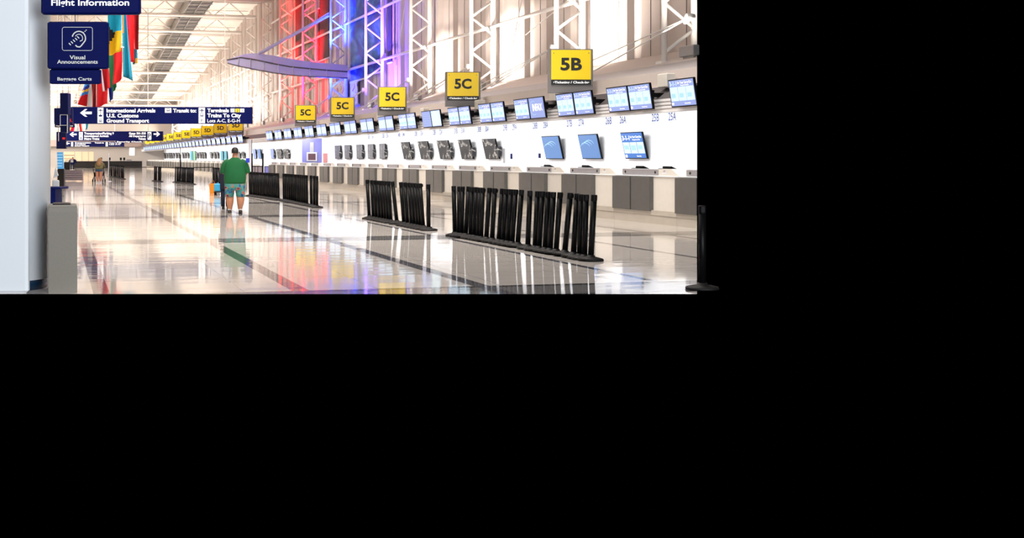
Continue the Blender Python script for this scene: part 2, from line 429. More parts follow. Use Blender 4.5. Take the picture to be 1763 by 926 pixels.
# ================================================================== COLUMN, BIN, KIOSK AT LEFT
colr = .62
cp = W(85, HZ, 14.15); cc = cp - Vector((c_, -s_, 0))*(colr+.005); 
root = thing('column', 'round pale grey-white column at the left edge, with a flat side panel and dark navy foot', 'column', (cc.x, cc.y, 0), -TH)
b = MB(); b.lathe([(colr, .115), (colr, 7.0)], 'column_white', 48)
b.build('shaft', root)
b = MB(); b.lathe([(colr-.03, 0), (colr-.03, .125)], 'column_base', 48); tag(b.build('base', root), 'dark navy foot')
pp = W(-30, HZ, 13.62)
off = Matrix.Rotation(TH, 4, 'Z') @ (pp - Vector((cc.x, cc.y, EYE)))
b = MB(); b.cbox(off.x-.5, off.x+(53+30)/F*13.5, off.y-.12, off.y, 0, 7.0, 'column_white', .03); b.build('cladding_panel', root)
# grey bin
bp_ = W(108.3, HZ, 13.85)
root = thing('trash_bin', 'tall taupe grey litter bin with rounded top edge beside the white column', 'bin', (bp_.x, bp_.y, 0), -.01)
b = MB(); R = []
hw = .158
for z, k in ((0, 1), (.9, 1), (.945, .99), (.965, .96), (.975, .9)):
    R.append([((hw*k)*sx*(1 if a else .985)+0, (.3*k)*sy*(.96 if a else 1), z) for sx, sy, a in ((-1, -1, 1), (-1, -1, 0), (1, -1, 0), (1, -1, 1), (1, 1, 1), (1, 1, 0), (-1, 1, 0), (-1, 1, 1))])
b.loft(R, 'bin_taupe'); b.build('body', root)
b = MB(); b.cbox(-hw*.7, hw*.55, -.2, .2, .972, .99, 'dark_counter', .005); b.build('lid', root)
kp = W(93.5, HZ, 16.5)
root = thing('information_kiosk', 'navy blue stand with a thin projecting shelf between the column and the bin', 'kiosk', (kp.x, kp.y, 0), -TH)
def zat(py, d): return EYE+(HZ-py)/F*d
b = MB(); b.cbox(-.22, .06, -.2, .2, 0, zat(323, 16.5), 'navy', .01); b.build('body', root)
b = MB(); b.cbox(-.22, .14, -.24, .24, zat(325, 16.5), zat(322, 16.5)+.005, 'navy', .006); b.build('shelf', root)
hp = W(95, HZ, 17.2)
root = thing('hand_sanitizer_stand', 'small white dispenser box on a pale post behind the navy kiosk', 'dispenser', (hp.x, hp.y, 0), -TH)
b = MB(); b.cbox(-.035, .05, -.03, .05, zat(322, 17.2), zat(310, 17.2), 'pale_grey', .01); b.build('dispenser', root)
b = MB(); b.tube((0, .08, 0), (0, .08, zat(312, 17.2)), .02, 'pale_grey'); b.tube((0, .08, 0), (0, .08, .02), .12, 'pale_grey', 16)
b.add([(-.04, .05, zat(307, 17.2)), (.03, .05, zat(302, 17.2)), (-.01, .05, zat(288, 17.2)), (-.04, .08, zat(307, 17.2)), (.03, .08, zat(302, 17.2)), (-.01, .08, zat(288, 17.2))], [(0, 1, 2), (3, 5, 4), (0, 3, 4, 1), (1, 4, 5, 2), (2, 5, 3, 0)], 'pale_grey'); b.build('post', root)

# ================================================================== HANGING SIGNS (left)
def frontal(px, py, d): return W(px, py, d)
XA, YA = Vector((1, 0, 0)), Vector((0, 0, 1))
def hang_sign(name, label, cat, x0, x1, y0, y1, d, th, m='navy', rods=True):
    """navy box filling pixels x0..x1,y0..y1 at depth d; local origin at bottom left front, 1 px = k metres"""
    k = d/F; o = W(x0, y1, d)
    r = thing(name, label, cat, o, -TH)
    b = MB(); b.cbox(0, (x1-x0)*k, 0, th, 0, (y1-y0)*k, m, min(.02, th*.2)); b.build('panel', r)
    if rods:
        top = roofz(o.y)-o.z+.2
        for t in (.15, .85):
            q = MB(); q.tube(((x1-x0)*k*t, th/2, (y1-y0)*k), ((x1-x0)*k*t, th/2, top), .012*max(1, d/40), 'pipe_white', 6); q.build('rod', r)
    return r, k
def sp(b, k, x0, y1, st, px, base, cap, m='sign_white', align='L', wid=None, bold=.018):
    b.text(st, ((px-x0)*k, -.006, (y1-base)*k), XA, YA, cap*k, m, align, bold, None if wid is None else wid*k)
def arrow(b, k, x0, y1, xc, yc, L, H, m='sign_white', flip=False):
    pts = [(0, 0), (.42, .5), (.62, .5), (.36, .16), (1, .16), (1, -.16), (.36, -.16), (.62, -.5), (.42, -.5)]
    vs_ = []
    for u, v in pts:
        uu = (1-u if flip else u)
        vs_.append((((xc-L/2+uu*L)-x0)*k, -.006, (y1-(yc-v*H))*k))
    b.add(vs_, [(0, 1, 2, 3), (0, 3, 6), (3, 4, 5, 6), (0, 6, 7, 8)], m)
def pict(b, k, x0, y1, xa, ya, xb, yb, m='sign_white', fig='sq'):
    """white pictogram tile with a small dark figure"""
    b.quad((0, -.006, 0), XA, YA, (xa-x0)*k, (xb-x0)*k, (y1-yb)*k, (y1-ya)*k, m)
    w_, h_ = xb-xa, yb-ya
    if fig == 'plane':
        P = [(.5, .08), (.58, .4), (.95, .62), (.95, .72), (.57, .6), (.55, .82), (.68, .95), (.32, .95), (.45, .82), (.43, .6), (.05, .72), (.05, .62), (.42, .4)]
        b.add([(((xa+u*w_)-x0)*k, -.010, (y1-(ya+v*h_))*k) for u, v in P], [(0, 1, 12), (1, 2, 3, 4), (12, 9, 10, 11), (1, 4, 9, 12), (4, 5, 8, 9), (5, 6, 7, 8)], 'navy')
    elif fig == 'train':
        b.quad((0, -.010, 0), XA, YA, (xa+.25*w_-x0)*k, (xb-.25*w_-x0)*k, (y1-(yb-.3*h_))*k, (y1-(ya+.15*h_))*k, 'navy')
        b.quad((0, -.013, 0), XA, YA, (xa+.33*w_-x0)*k, (xb-.33*w_-x0)*k, (y1-(yb-.5*h_))*k, (y1-(ya+.27*h_))*k, m)
        b.quad((0, -.010, 0), XA, YA, (xa+.2*w_-x0)*k, (xb-.2*w_-x0)*k, (y1-(yb-.1*h_))*k, (y1-(yb-.18*h_))*k, 'navy')
    elif fig == 'P': b.text('P', ((xa+.5*w_-x0)*k, -.010, (y1-(yb-.2*h_))*k), XA, YA, .6*h_*k, 'navy', 'C')
    elif fig == 'box':
        b.quad((0, -.010, 0), XA, YA, (xa+.2*w_-x0)*k, (xb-.2*w_-x0)*k, (y1-(yb-.25*h_))*k, (y1-(ya+.4*h_))*k, 'navy')
        b.quad((0, -.010, 0), XA, YA, (xa+.4*w_-x0)*k, (xb-.4*w_-x0)*k, (y1-(ya+.35*h_))*k, (y1-(ya+.15*h_))*k, 'navy')

# 'Flight Information'
r, k = hang_sign('hanging_sign', 'navy sign reading Flight Information at the top left', 'sign', 70, 241, -30, 24.5, 13.3, .10)
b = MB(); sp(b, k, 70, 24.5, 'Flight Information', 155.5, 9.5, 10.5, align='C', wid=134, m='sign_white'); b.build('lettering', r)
# 'Visual Announcements' with the ear symbol
r, k = hang_sign('hanging_sign', 'square navy sign with an ear symbol reading Visual Announcements', 'sign', 81, 186, 37, 118.5, 13.4, .08, rods=False)
b = MB(); b.tube((47*k, .04, 81.5*k), (47*k, .04, (118.5-24)*k), .006, 'steel_light', 6); b.build('rod', r)
b = MB(); sp(b, k, 81, 118.5, 'Visual', 133.5, 102, 6.6, 'sign_white_dim', 'C', 27); sp(b, k, 81, 118.5, 'Announcements', 133.5, 109.5, 6.4, 'sign_white_dim', 'C', 70); b.build('lettering', r)
b = MB()
def P2(px, py, e=-.008): return Vector(((px-81)*k, e, (118.5-py)*k))
def stroke(b, pts, w_, m='sign_white_dim'):
    for i in range(len(pts)-1):
        a, q = P2(*pts[i]), P2(*pts[i+1]); dv = (q-a).normalized(); nr = Vector((-dv.z, 0, dv.x))*w_*k/2; dv = dv*w_*k*.2
        b.add([a-nr-dv, q-nr+dv, q+nr+dv, a+nr-dv], [(0, 1, 2, 3)], m)
def arc(cx, cy, rx, ry, a0, a1, n=14): return [(cx+rx*math.cos(math.radians(a0+(a1-a0)*i/n)), cy-ry*math.sin(math.radians(a0+(a1-a0)*i/n))) for i in range(n+1)]
fr = arc(156, 50.5, 3.5, 3.5, 0, 90, 5)[::-1] + arc(156, 83.5, 3.5, 3.5, 0, -90, 5) + arc(111, 83.5, 3.5, 3.5, -90, -180, 5) + arc(111, 50.5, 3.5, 3.5, 180, 90, 5)
stroke(b, fr + [fr[0]], .8)
stroke(b, arc(136, 66, 11.5, 12, 165, -20) + [(144, 74), (140, 79), (137.5, 81), (133, 80.5), (130.5, 78)], 2.0)
stroke(b, arc(136, 66, 6.5, 7, 150, -30) + [(138, 71)], 1.3)
for i in range(5): stroke(b, [(119+i*3.6, 74.5-i*2.9), (122+i*3.6, 77.5-i*2.9)], 1.6)
for x, y in ((143, 56), (146, 54), (148, 52)): stroke(b, [(x, y), (x+1.4, y)], 1.3)
b.build('ear_symbol', r)
r, k = hang_sign('hanging_sign', 'small navy sign reading Baggage Carts under the ear symbol sign', 'sign', 85, 173, 119, 144.5, 13.45, .06, rods=False)
b = MB(); sp(b, k, 85, 144.5, 'Baggage Carts', 128.5, 138.5, 5.4, 'sign_white_dim', 'C', 59); b.build('lettering', r)
b = MB(); kk = k
for t in (.2, .8): b.tube((88*k*t, .03, 25.5*k-.01), (88*k*t, .03, 25.5*k+.02), .01, 'navy')
b.build('hanger', r)
# big directional sign
r, k = hang_sign('hanging_sign', 'long navy overhead sign reading International Arrivals, U.S. Customs, Ground Transport', 'sign', 117, 434, 184, 213, 53.0, .35)
b = MB(); A = (b, k, 117, 213)
arrow(*A, 148, 194.3, 20, 13)
for i, fg in enumerate(('plane', 'box', 'train')): pict(*A, 168, 185.5+9*i, 178, 193.8+9*i, fig=fg)
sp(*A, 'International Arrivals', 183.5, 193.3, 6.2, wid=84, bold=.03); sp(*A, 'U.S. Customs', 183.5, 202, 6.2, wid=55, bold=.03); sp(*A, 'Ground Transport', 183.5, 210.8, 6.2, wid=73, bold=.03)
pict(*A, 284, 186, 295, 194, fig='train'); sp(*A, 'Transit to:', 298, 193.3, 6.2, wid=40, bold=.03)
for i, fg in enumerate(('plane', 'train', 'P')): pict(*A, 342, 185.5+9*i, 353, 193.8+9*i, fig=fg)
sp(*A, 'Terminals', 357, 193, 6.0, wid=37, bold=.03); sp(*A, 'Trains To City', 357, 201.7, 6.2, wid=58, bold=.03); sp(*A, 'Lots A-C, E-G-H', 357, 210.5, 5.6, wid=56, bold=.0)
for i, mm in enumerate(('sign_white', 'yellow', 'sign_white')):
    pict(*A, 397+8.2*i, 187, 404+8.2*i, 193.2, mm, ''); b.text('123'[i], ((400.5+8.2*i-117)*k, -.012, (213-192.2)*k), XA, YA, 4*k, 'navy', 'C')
b.build('lettering', r)
# end-on sign box and small clock box in front of it
r, k = hang_sign('hanging_sign', 'narrow upright navy sign box seen end-on in front of the long arrivals sign', 'sign', 103, 117, 160, 197, 44, .5, 'navy_dark')
b = MB(); b.cbox(0, 13*k, .05, .45, -31*k, -.0, 'navy_dark', .02); b.quad((0, .04, 0), XA, YA, 1.2*k, 11.5*k, -17.5*k, -.8*k, 'navy'); b.build('lower_panel', r)
b = MB(); 
for (u0, u1, v0, v1) in ((0, 13, -1, -.2), (0, .8, -18, -1), (0, 11, -19, -18.2), (12.2, 13, -32, -1)): b.box(u0*k, u1*k, .02, .05, v0*k, v1*k, 'pale_grey')
b.build('trim_edge', r)
r, k = hang_sign('hanging_sign', 'dark navy board with a red figure four at the left end of the arrivals sign', 'sign', 93, 124, 186, 214, 50, .3, 'navy_dark')
b = MB(); b.text('4.', ((121.5-93)*k, -.01, (214-210)*k), XA, YA, 6*k, 'flag_red', 'C'); b.build('lettering', r)
b = MB(); b.box(1*k, 14*k, .02, .2, -5*k, 0, 'navy_dark'); b.box(22*k, 34*k, .02, .2, -5*k, 0, 'navy_dark'); b.text('Airport', (3*k, .01, -3.5*k), XA, YA, 2.2*k, 'sign_white_dim'); b.text('Station', (24*k, .01, -3.5*k), XA, YA, 2.2*k, 'sign_white_dim'); b.build('lower_board', r)
# second sign
r, k = hang_sign('hanging_sign', 'second overhead navy sign down the hall, arrows at both ends', 'sign', 107, 280, 226, 242.5, 110.0, .5)
b = MB(); A = (b, k, 107, 242.5)
arrow(*A, 126, 231.3, 12, 8); arrow(*A, 270, 230.8, 11, 8, flip=True)
pict(*A, 136, 227.3, 142.5, 233.5, fig='train'); pict(*A, 136, 234, 142.5, 240.8, fig='plane'); pict(*A, 254, 227, 260.5, 240.5, fig='P')
sp(*A, 'Transportation/Parking 9', 145, 231.3, 3.6, wid=51, bold=.03); sp(*A, 'International Arrivals', 145, 235.8, 3.4, wid=42, bold=.03); sp(*A, 'Metro Trains', 145, 240.6, 3.6, wid=26, bold=.03)
sp(*A, 'Gates 301-338', 251, 231.3, 3.6, align='R', wid=29, bold=.03); sp(*A, 'All Departures', 251, 235.8, 3.4, align='R', wid=29, bold=.03); sp(*A, 'Tickets', 251, 240.6, 3.6, align='R', wid=13, bold=.03)
b.build('lettering', r)
b = MB(); b.cbox(92*k, 138*k, 0, .4, -3*k, 0, 'navy', .02); b.text('Security Check', (94*k, -.01, -2.4*k), XA, YA, 2.0*k, 'sign_white', 'L', .03, 44*k); b.build('lower_board', r)
r, k = hang_sign('hanging_sign', 'dark navy board left of the second overhead sign with a small red figure', 'sign', 97, 113, 227, 256, 105, .4, 'navy_dark')
b = MB(); b.quad((0, -.01, 0), XA, YA, 10.5*k, 15*k, 16*k, 19.5*k, 'flag_red'); b.quad((0, -.01, 0), XA, YA, 3.5*k, 4.3*k, 13*k, 28*k, 'sign_white_dim'); b.build('marking', r)
r, k = hang_sign('hanging_sign', 'third and farthest overhead navy sign, low over the far hall', 'sign', 106, 213, 244, 252.5, 156.0, .5)
b = MB(); A = (b, k, 106, 252.5)
arrow(*A, 116, 246.8, 8, 4.5); pict(*A, 122.5, 244.7, 126, 252, fig=''); pict(*A, 182, 244.7, 185.5, 252, fig='')
sp(*A, 'Transportation', 128.5, 246.7, 1.9, wid=28, bold=.03); sp(*A, 'Terminals', 128.5, 249.3, 1.9, wid=19, bold=.03); sp(*A, 'Ground Transport', 128.5, 252, 1.9, wid=25, bold=.03)
sp(*A, 'Transit to', 163, 246.7, 1.9, wid=16, bold=.03); sp(*A, 'Trains To City', 188, 247, 1.9, wid=21, bold=.03); sp(*A, 'Lots A-C', 188, 249.5, 1.9, wid=19, bold=.03)
b.build('lettering', r)

# ================================================================== FLAGS
def flag(label, top, bot, d, cols, split='v', hang=-14, name='hanging_flag'):
    """top=(x0,x1,y), bot=(x0,x1,yleft,yright); cols = list of (fraction, colour) or function(u,v)"""
    nu, nv = 12, 18; k = d/F
    o = W(top[0], top[2], d); rt = thing(name, label, 'flag', o, -TH, 'national flags hanging from the roof at left')
    vs_ = []; fs = []
    b = MB()
    for j in range(nv+1):
        v = j/nv
        for i in range(nu+1):
            u = i/nu
            xl = top[0]+(bot[0]-top[0])*v; xr = top[1]+(bot[1]-top[1])*v
            yb_ = bot[2]+(bot[3]-bot[2])*u
            x = xl+(xr-xl)*u - top[0]; y = top[2]+(yb_-top[2])*v - top[2]
            x += .6*math.sin(v*6+top[0])*math.sin(u*math.pi)
            vs_.append((x*k, .16*math.sin(u*9+v*3+top[0])*(.4+v*.6), -y*k))
    for j in range(nv):
        for i in range(nu):
            u, v = (i+.5)/nu, (j+.5)/nv
            if callable(cols): cc = cols(u, v)
            else:
                t = u if split == 'v' else v if split == 'h' else (u*.5+v*.8)/1.3
                cc = next(c for f, c in cols if t <= f+1e-6)
            b.add([vs_[j*(nu+1)+i], vs_[j*(nu+1)+i+1], vs_[(j+1)*(nu+1)+i+1], vs_[(j+1)*(nu+1)+i]], [(0, 3, 2, 1)], 'flag_'+cc, True)
    cl = b.build('cloth', rt)
    md = cl.modifiers.new('weld', 'WELD'); md.merge_threshold = .001
    md = cl.modifiers.new('thickness', 'SOLIDIFY'); md.thickness = .01
    b = MB(); wd = (top[1]-top[0])*k; b.tube((-.1, 0, .02), (wd+.1, 0, .02), .03, 'pipe_white', 6); b.tube((wd/2, 0, .02), (wd/2, 0, max(.5, roofz(o.y)+1.55-o.z)), .015, 'pipe_white', 5); b.build('flag_rod', rt)
    return rt
def f_bah(u, v):
    if u < .5*(1-abs(v-.60)*5): return 'fblack'
    return 'cyan' if v < .56 else 'fyellow'
flag('teal, black and yellow flag, nearest and largest of the hanging flags', (185, 210, 8), (188, 207, 96, 88), 60, f_bah)
flag('flag of green and red vertical bands below the teal and yellow flag', (187, 210, 82), (189, 210, 152, 136), 63, [(.3, 'green'), (1, 'red')])
flag('long teal flag with an orange stripe, beside the yellow flag', (209, 216, 8), (213, 228, 132, 139), 66, lambda u, v: 'orange' if (u < .35 and v < .4) else 'teal')
flag('bright red flag with pink folds hanging right of the long teal flag', (213, 230, 5), (221, 232, 105, 108), 70, lambda u, v: 'pink' if (u < .4 and v < .45) else 'red')
flag('red and white flag hanging at the right of the flag row', (226, 239, 4), (231, 239, 84, 86), 74, [(.25, 'fwhite'), (.5, 'red'), (1, 'darkred')])
flag('small blue and yellow flag tail below the red and white flag', (229, 236, 70), (229, 236, 111, 108), 78, lambda u, v: 'fyellow' if (v > .8 and u > .5) else ('cyan' if u > .4 else 'teal'))
flag('narrow red flag with white edge behind the Baggage Carts sign', (172, 186, 100), (178, 190, 158, 150), 84, [(.2, 'fwhite'), (.45, 'darkred'), (1, 'red')])
flag('green flag hanging behind the flag of green and red bands', (189, 200, 110), (194, 201, 160, 150), 92, [(.4, 'green'), (1, 'green')])
flag('dark navy flag at the lower right of the flag cluster', (186, 196, 130), (189, 194, 176, 170), 98, [(1, 'fblue')])
flag('broad red flag in the middle of the lower flag cluster', (165, 188, 125), (166, 184, 186, 178), 88, lambda u, v: 'darkred' if .62 < u < .78 and v < .5 else 'red')
flag('dark red flag with a thin green edge left of the broad red flag', (157, 167, 130), (159, 167, 186, 186), 94, [(.7, 'darkred'), (.85, 'green'), (1, 'orange')])
def f_sw(u, v):
    t = v*1.0+u*.25
    if u > .62: return 'fwhite'
    return 'fsky' if t < .22 else 'fblue' if t < .38 else 'fyellow' if t < .48 else 'fsky' if t < .62 else 'red'
flag('blue, yellow, white and red flag at the lower left of the cluster', (146, 160, 142), (134, 160, 180, 186), 100, f_sw)
flag('small flag of pink and orange patches below the arrivals sign', (118, 128, 212), (118, 128, 226, 226), 112, lambda u, v: 'fyellow' if u < .45 and v > .4 else 'pink')
flag('small green, white and red flag below the arrivals sign', (129, 139, 210), (131, 141, 228, 228), 116, [(.3, 'fwhite'), (.5, 'green'), (.7, 'fwhite'), (1, 'red')])
flag('small blue and pale flag below the arrivals sign, rightmost there', (142, 152, 210), (144, 150, 226, 222), 120, [(.6, 'fwhite'), (1, 'teal')])

# ================================================================== WALL TRUSSES
UK = lambda k: .001159 + .000237*k          # 1/(px-VPX) of the k-th truss inner chord
XI, XO = 17.4, 18.4
def truss_y(k): return Yd(XI, F*XI/c_*UK(k))
PER = 1.49
def brace_mesh(up):
    b = MB(); p = (XI-XI, 0, 0), (XO-XI, 0, PER/2)
    if not up: p = (0, 0, PER/2), (XO-XI, 0, 0)
    b.tube(p[0], p[1], .055, 'pipe_white', 7); return b
tm = None
KMAX = 18
ZT = 4.28
DESC = {0: 'tall white lattice truss behind the 5B sign', 1: 'tall white lattice truss rising behind the nearest 5C sign', 2: 'white lattice truss right of the violet-lit wall',
        3: 'lattice truss lit violet beside the blue artwork', 4: 'lattice truss lit bright blue at the end of the curved platform', 5: 'lattice truss lit red behind the smallest 5C sign',
        6: 'leftmost red-lit lattice truss'}
bup = bdn = None
for k in range(-1, KMAX):
    y = truss_y(k); top = roofz(y)
    lab = DESC.get(k) or ('white lattice truss cut by the right edge of the photo' if k < 0 else f'warm white lattice truss, {nth(k-6)} to the left of the red-lit pair')
    if k < 0: y = max(y, YE(XO)+.12)
    t = thing('wall_truss', lab, 'truss', (XI, y, ZT), 0, 'lattice trusses along the check-in wall')
    b = MB(); b.tube((0, 0, 0), (0, 0, top-ZT), .085, 'pipe_white', 10); b.build('chord', t)
    b = MB(); b.tube((XO-XI, 0, .2), (XO-XI, 0, top-ZT), .12, 'pipe_white', 10); b.build('chord', t)
    n = int((top-ZT-.4)/(PER/2))
    for i in range(n):
        if bup is None or bdn is None:
            o1 = brace_mesh(True).build('brace', t); o2 = brace_mesh(False).build('brace', t)
            o1.location.z = .3; o2.location.z = .3+PER/2; bup, bdn = o1.data, o2.data
            continue
        if k == -1 and i == 1: continue
        o = bpy.data.objects.new('brace', bup if i % 2 == 0 else bdn); COL.objects.link(o); o.parent = t; o.location.z = .3+i*PER/2
    b = MB(); b.box(-.18, .18, -.18, .18, -.08, .06, 'pipe_white'); b.build('foot_plate', t)
# girts between trusses, one pipe per bay and level
for k in range(-1, 12):
    y0, y1 = truss_y(k), truss_y(k+1)
    if k < 0: y0 = YE(XO-.06)+.05
    for lv, z in (('lower', 7.15), ('middle', 10.15), ('upper', 13.2)):
        if k > 6 and lv == 'upper' : continue
        b = MB(); b.tube((0, 0.1, 0), (0, y1-y0-.1, 0), .085, 'pipe_white', 8)
        o = b.build('wall_girt', None, (XO-.12, y0, z))
        tag(o, f'{lv} horizontal wall pipe ' + ('at the right edge of the photo' if k < 0 else f'in the {nth(k+1)} full bay from the right'), 'pipe', 'horizontal pipes tying the wall trusses')
# bracing cables with their node in each near bay
for k in range(-1, 5):
    y0 = truss_y(k)
    if k < 0: y0 = YE(XI)+.2
    yf = truss_y(k+1)
    t = thing('tie_cables', 'thin white stay cables fanning from the truss ' + ('at the right edge' if k < 0 else ['behind the 5B sign', 'behind the nearest 5C sign', 'right of the violet wall', 'lit violet', 'lit blue'][k]), 'cables', (XI-.1, y0, 5.45), 0, 'stay cables between truss and canopy')
    for (dx, dy, dz) in ((-2.2, 2.2, -1.55), (-.2, yf-y0-1.0, -1.05), (-.6, 4.8, -1.15), (.0, yf-y0, 0.0)):
        if dz == 0: continue
        b = MB(); b.tube((0, 0, 0), (dx, dy, dz), .018, 'pipe_white', 6); b.build('cable', t)
    b = MB(); b.tube((-.12, 0, 0), (.12, 0, 0), .1, 'pipe_white', 10); b.tube((0, -.0, -.05), (.0, .3, -.12), .05, 'pipe_white', 8); b.build('anchor', t)
# long crossing rods over the white wall bays
for k, (pa, pb) in enumerate([((900, -10), (868, 155)), ((697, 10), (682, 112)), ((720, 100), (735, 158)), ((985, -5), (905, 60))]):
    a = W(*pa, DX(pa[0], XO-.15)); q = W(*pb, DX(pb[0], XO-.15))
    b = MB(); b.tube((0, 0, 0), q-a, .02, 'pipe_white', 6); o = b.build('tie_rod', None, a)
    tag(o, ['slim diagonal rod running down behind the nearest 5C sign', 'slim diagonal rod across the violet-lit wall', 'short slim rod beside the second 5C sign from the right', 'slim rod slanting left of the 5B sign'][k], 'rod')

for o in [o for o in COL.objects if o.name == 'wall_truss']: trim_edge(o)
# ---- floodlights at the truss feet
WHITE = (1, .9, .8)
for k in range(-1, 17):
    y = truss_y(k)
    if k < 0: y = YE(17)+2.4
    colr_ = {3: (.13, .05, 1), 4: (.01, .03, 1), 5: (1, .0, .01), 6: (1, .01, .01)}.get(k, WHITE)
    pw = {1: 560, 2: 380, 3: 1000, 4: 500, 5: 100, 6: 60, 7: 60}.get(k, 520)
    yl = y-1.35
    area('flood_beam', (17.2, yl, 4.7), (.58, 0, 1), 1.6, .5, pw if k >= 0 else 160, colr_, 140)
    if k in (3, 4, 5, 6):   # second lamp aimed back at the truss itself
        if k < 5: area('flood_beam', (16.3, y-1.8, 4.6), (.36, .42, 1), .5, .5, {3: 600, 4: 700}[k], colr_, 55)
        else: area('flood_beam', (16.7, y-.8, 4.5), (.13, .09, 1), .6, .6, 1700, colr_, 50)
    if k == 4:              # blue pair added above the curved shelf, which blocks the beams below
        area('flood_beam', (16.9, y-1.1, 8.3), (.45, .35, 1), .6, .6, 900, colr_, 80)
        area('flood_beam', (17.3, y+1.6, 8.3), (.5, -.2, 1), .6, .6, 500, colr_, 90)
    if k < 9:
        t = thing('floodlight', 'low floodlight on the canopy at the foot of the ' + ('truss by the right edge' if k < 0 else nth(k+1) + ' full truss from the right'), 'lamp', (17.35, yl, 4.36), 0, 'floodlights on the canopy')
        b = MB(); b.cbox(-.1, .1, -.4, .4, .0, .3, 'fixture', .02); b.build('housing', t)
        b = MB(); b.box(-.03, .03, -.3, .3, -.1, .02, 'fixture'); b.build('bracket', t)

# ================================================================== ROOF TRUSSES
for i, k in enumerate([x*.5 for x in range(12, 36)]):
    y = Yd(XI, F*XI/c_*UK(k)); z = roofz(y); main = (k == int(k))
    if main:
        t = thing('roof_truss', f'white roof truss spanning the hall, {nth(int(k)-5)} from the camera in view', 'truss', (3, y, z), 0, 'roof trusses')
        b = MB(); b.tube((-14, 0, 0), (XO-3, 0, 0), .16, 'pipe_white', 8); b.build('chord', t)
        b = MB(); b.tube((-14, 0, 1.3), (XO-3, 0, 1.3), .09, 'pipe_white', 8); b.build('chord', t)
        b = MB(); x = XI-3; up = True
        while x > -14:
            b.tube((x, 0, 0 if up else 1.3), (x-1.5, 0, 1.3 if up else 0), .055, 'pipe_white', 6); x -= 1.5; up = not up
        b.build('web', t)
    else:
        t = thing('roof_purlin', f'slim white roof lattice between the {nth(max(1,int(k)-5))} and the next roof truss', 'truss', (3, y, z+.5), 0, 'slim roof lattices')
        b = MB(); b.tube((-14, 0, 0), (XO-3, 0, 0), .06, 'pipe_white', 6); b.build('chord', t)
        b = MB(); b.tube((-14, 0, .8), (XO-3, 0, .8), .05, 'pipe_white', 6); b.build('chord', t)
        b = MB(); x = XI-3; up = True
        while x > -14:
            b.tube((x, 0, 0 if up else .8), (x-2.2, 0, .8 if up else 0), .035, 'pipe_white', 5); x -= 2.2; up = not up
        b.build('web', t)

# ================================================================== CURVED PLATFORM
D4 = F*XI/c_*UK(4)
def cv(px, py, dd): return W(px, py, D4+dd)
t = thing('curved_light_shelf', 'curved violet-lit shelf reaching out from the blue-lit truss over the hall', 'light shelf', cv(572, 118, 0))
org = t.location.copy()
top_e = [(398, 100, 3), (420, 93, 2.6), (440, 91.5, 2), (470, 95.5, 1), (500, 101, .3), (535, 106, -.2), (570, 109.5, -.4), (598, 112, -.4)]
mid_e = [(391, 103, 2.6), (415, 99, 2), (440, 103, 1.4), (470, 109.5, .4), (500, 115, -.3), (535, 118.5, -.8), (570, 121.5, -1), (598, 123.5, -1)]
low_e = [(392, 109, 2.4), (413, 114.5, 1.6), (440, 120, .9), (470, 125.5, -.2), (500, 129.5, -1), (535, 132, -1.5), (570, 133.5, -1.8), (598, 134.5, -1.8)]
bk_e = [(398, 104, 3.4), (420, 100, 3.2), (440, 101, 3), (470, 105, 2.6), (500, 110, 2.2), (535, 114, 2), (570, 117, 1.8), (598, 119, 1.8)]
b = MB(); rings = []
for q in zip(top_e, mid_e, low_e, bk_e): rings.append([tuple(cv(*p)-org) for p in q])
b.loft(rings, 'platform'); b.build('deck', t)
b = MB()
for E in (mid_e, low_e):
    for a, q in zip(E, E[1:]): b.tube(cv(*a)-org+Vector((0, -.05, 0)), cv(*q)-org+Vector((0, -.05, 0)), .045, 'slat_dark', 6)
b.build('edge_rail', t)
for i in range(1, 8):
    f = i/8*6.6; j = int(f); u = f-j
    a = Vector(mid_e[j]).lerp(Vector(mid_e[j+1]), u); q = Vector(low_e[j]).lerp(Vector(low_e[j+1]), u)
    b = MB(); b.tube(cv(*a)-org+Vector((0, -.06, 0)), cv(*q)-org+Vector((0, -.06, 0)), .03, 'pipe_white', 5); b.build('rib', t)
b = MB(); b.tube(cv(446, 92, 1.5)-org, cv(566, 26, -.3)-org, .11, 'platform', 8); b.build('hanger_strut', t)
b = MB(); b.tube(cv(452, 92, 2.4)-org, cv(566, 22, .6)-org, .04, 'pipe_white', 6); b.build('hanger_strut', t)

# ================================================================== WALL BANNERS AND DARK OPENINGS
def wall_banner(px0, px1, z0, z1, m, name, label, cat, X=XW-.25, th=.06, h=None):
    y0, y1 = YX(px1, X), YX(px0, X)
    t = thing(name, label, cat, (X, y0, z0))
    b = MB(); b.box(0, th, 0, y1-y0, 0, z1-z0, m); b.build('sheet', t)
    b = MB(); b.tube((th/2, -.1, z1-z0), (th/2, y1-y0+.1, z1-z0), .06, 'pipe_white'); b.tube((th/2, -.1, 0), (th/2, y1-y0+.1, 0), .06, 'pipe_white'); b.build('batten', t)
    return t
wall_banner(603, 626, ZX(615, 140, XW), 14.2, 'blue_artwork', 'wall_banner', 'large blue artwork banner between the blue-lit and violet-lit trusses', 'banner')
wall_banner(632, 657, ZX(645, 128, XW), 14.2, 'blue_artwork', 'wall_banner', 'blue artwork banner seen through the violet-lit truss', 'banner')
wall_banner(603, 615, 4.9, ZX(610, 143, XW), 'yellow_artwork', 'wall_banner', 'yellow and white artwork panel below the large blue banner', 'banner')
wall_banner(573, 596, 4.9, ZX(585, 142, XW), 'yellow_artwork', 'wall_banner', 'yellow and dark artwork panel seen through the blue-lit truss', 'banner')
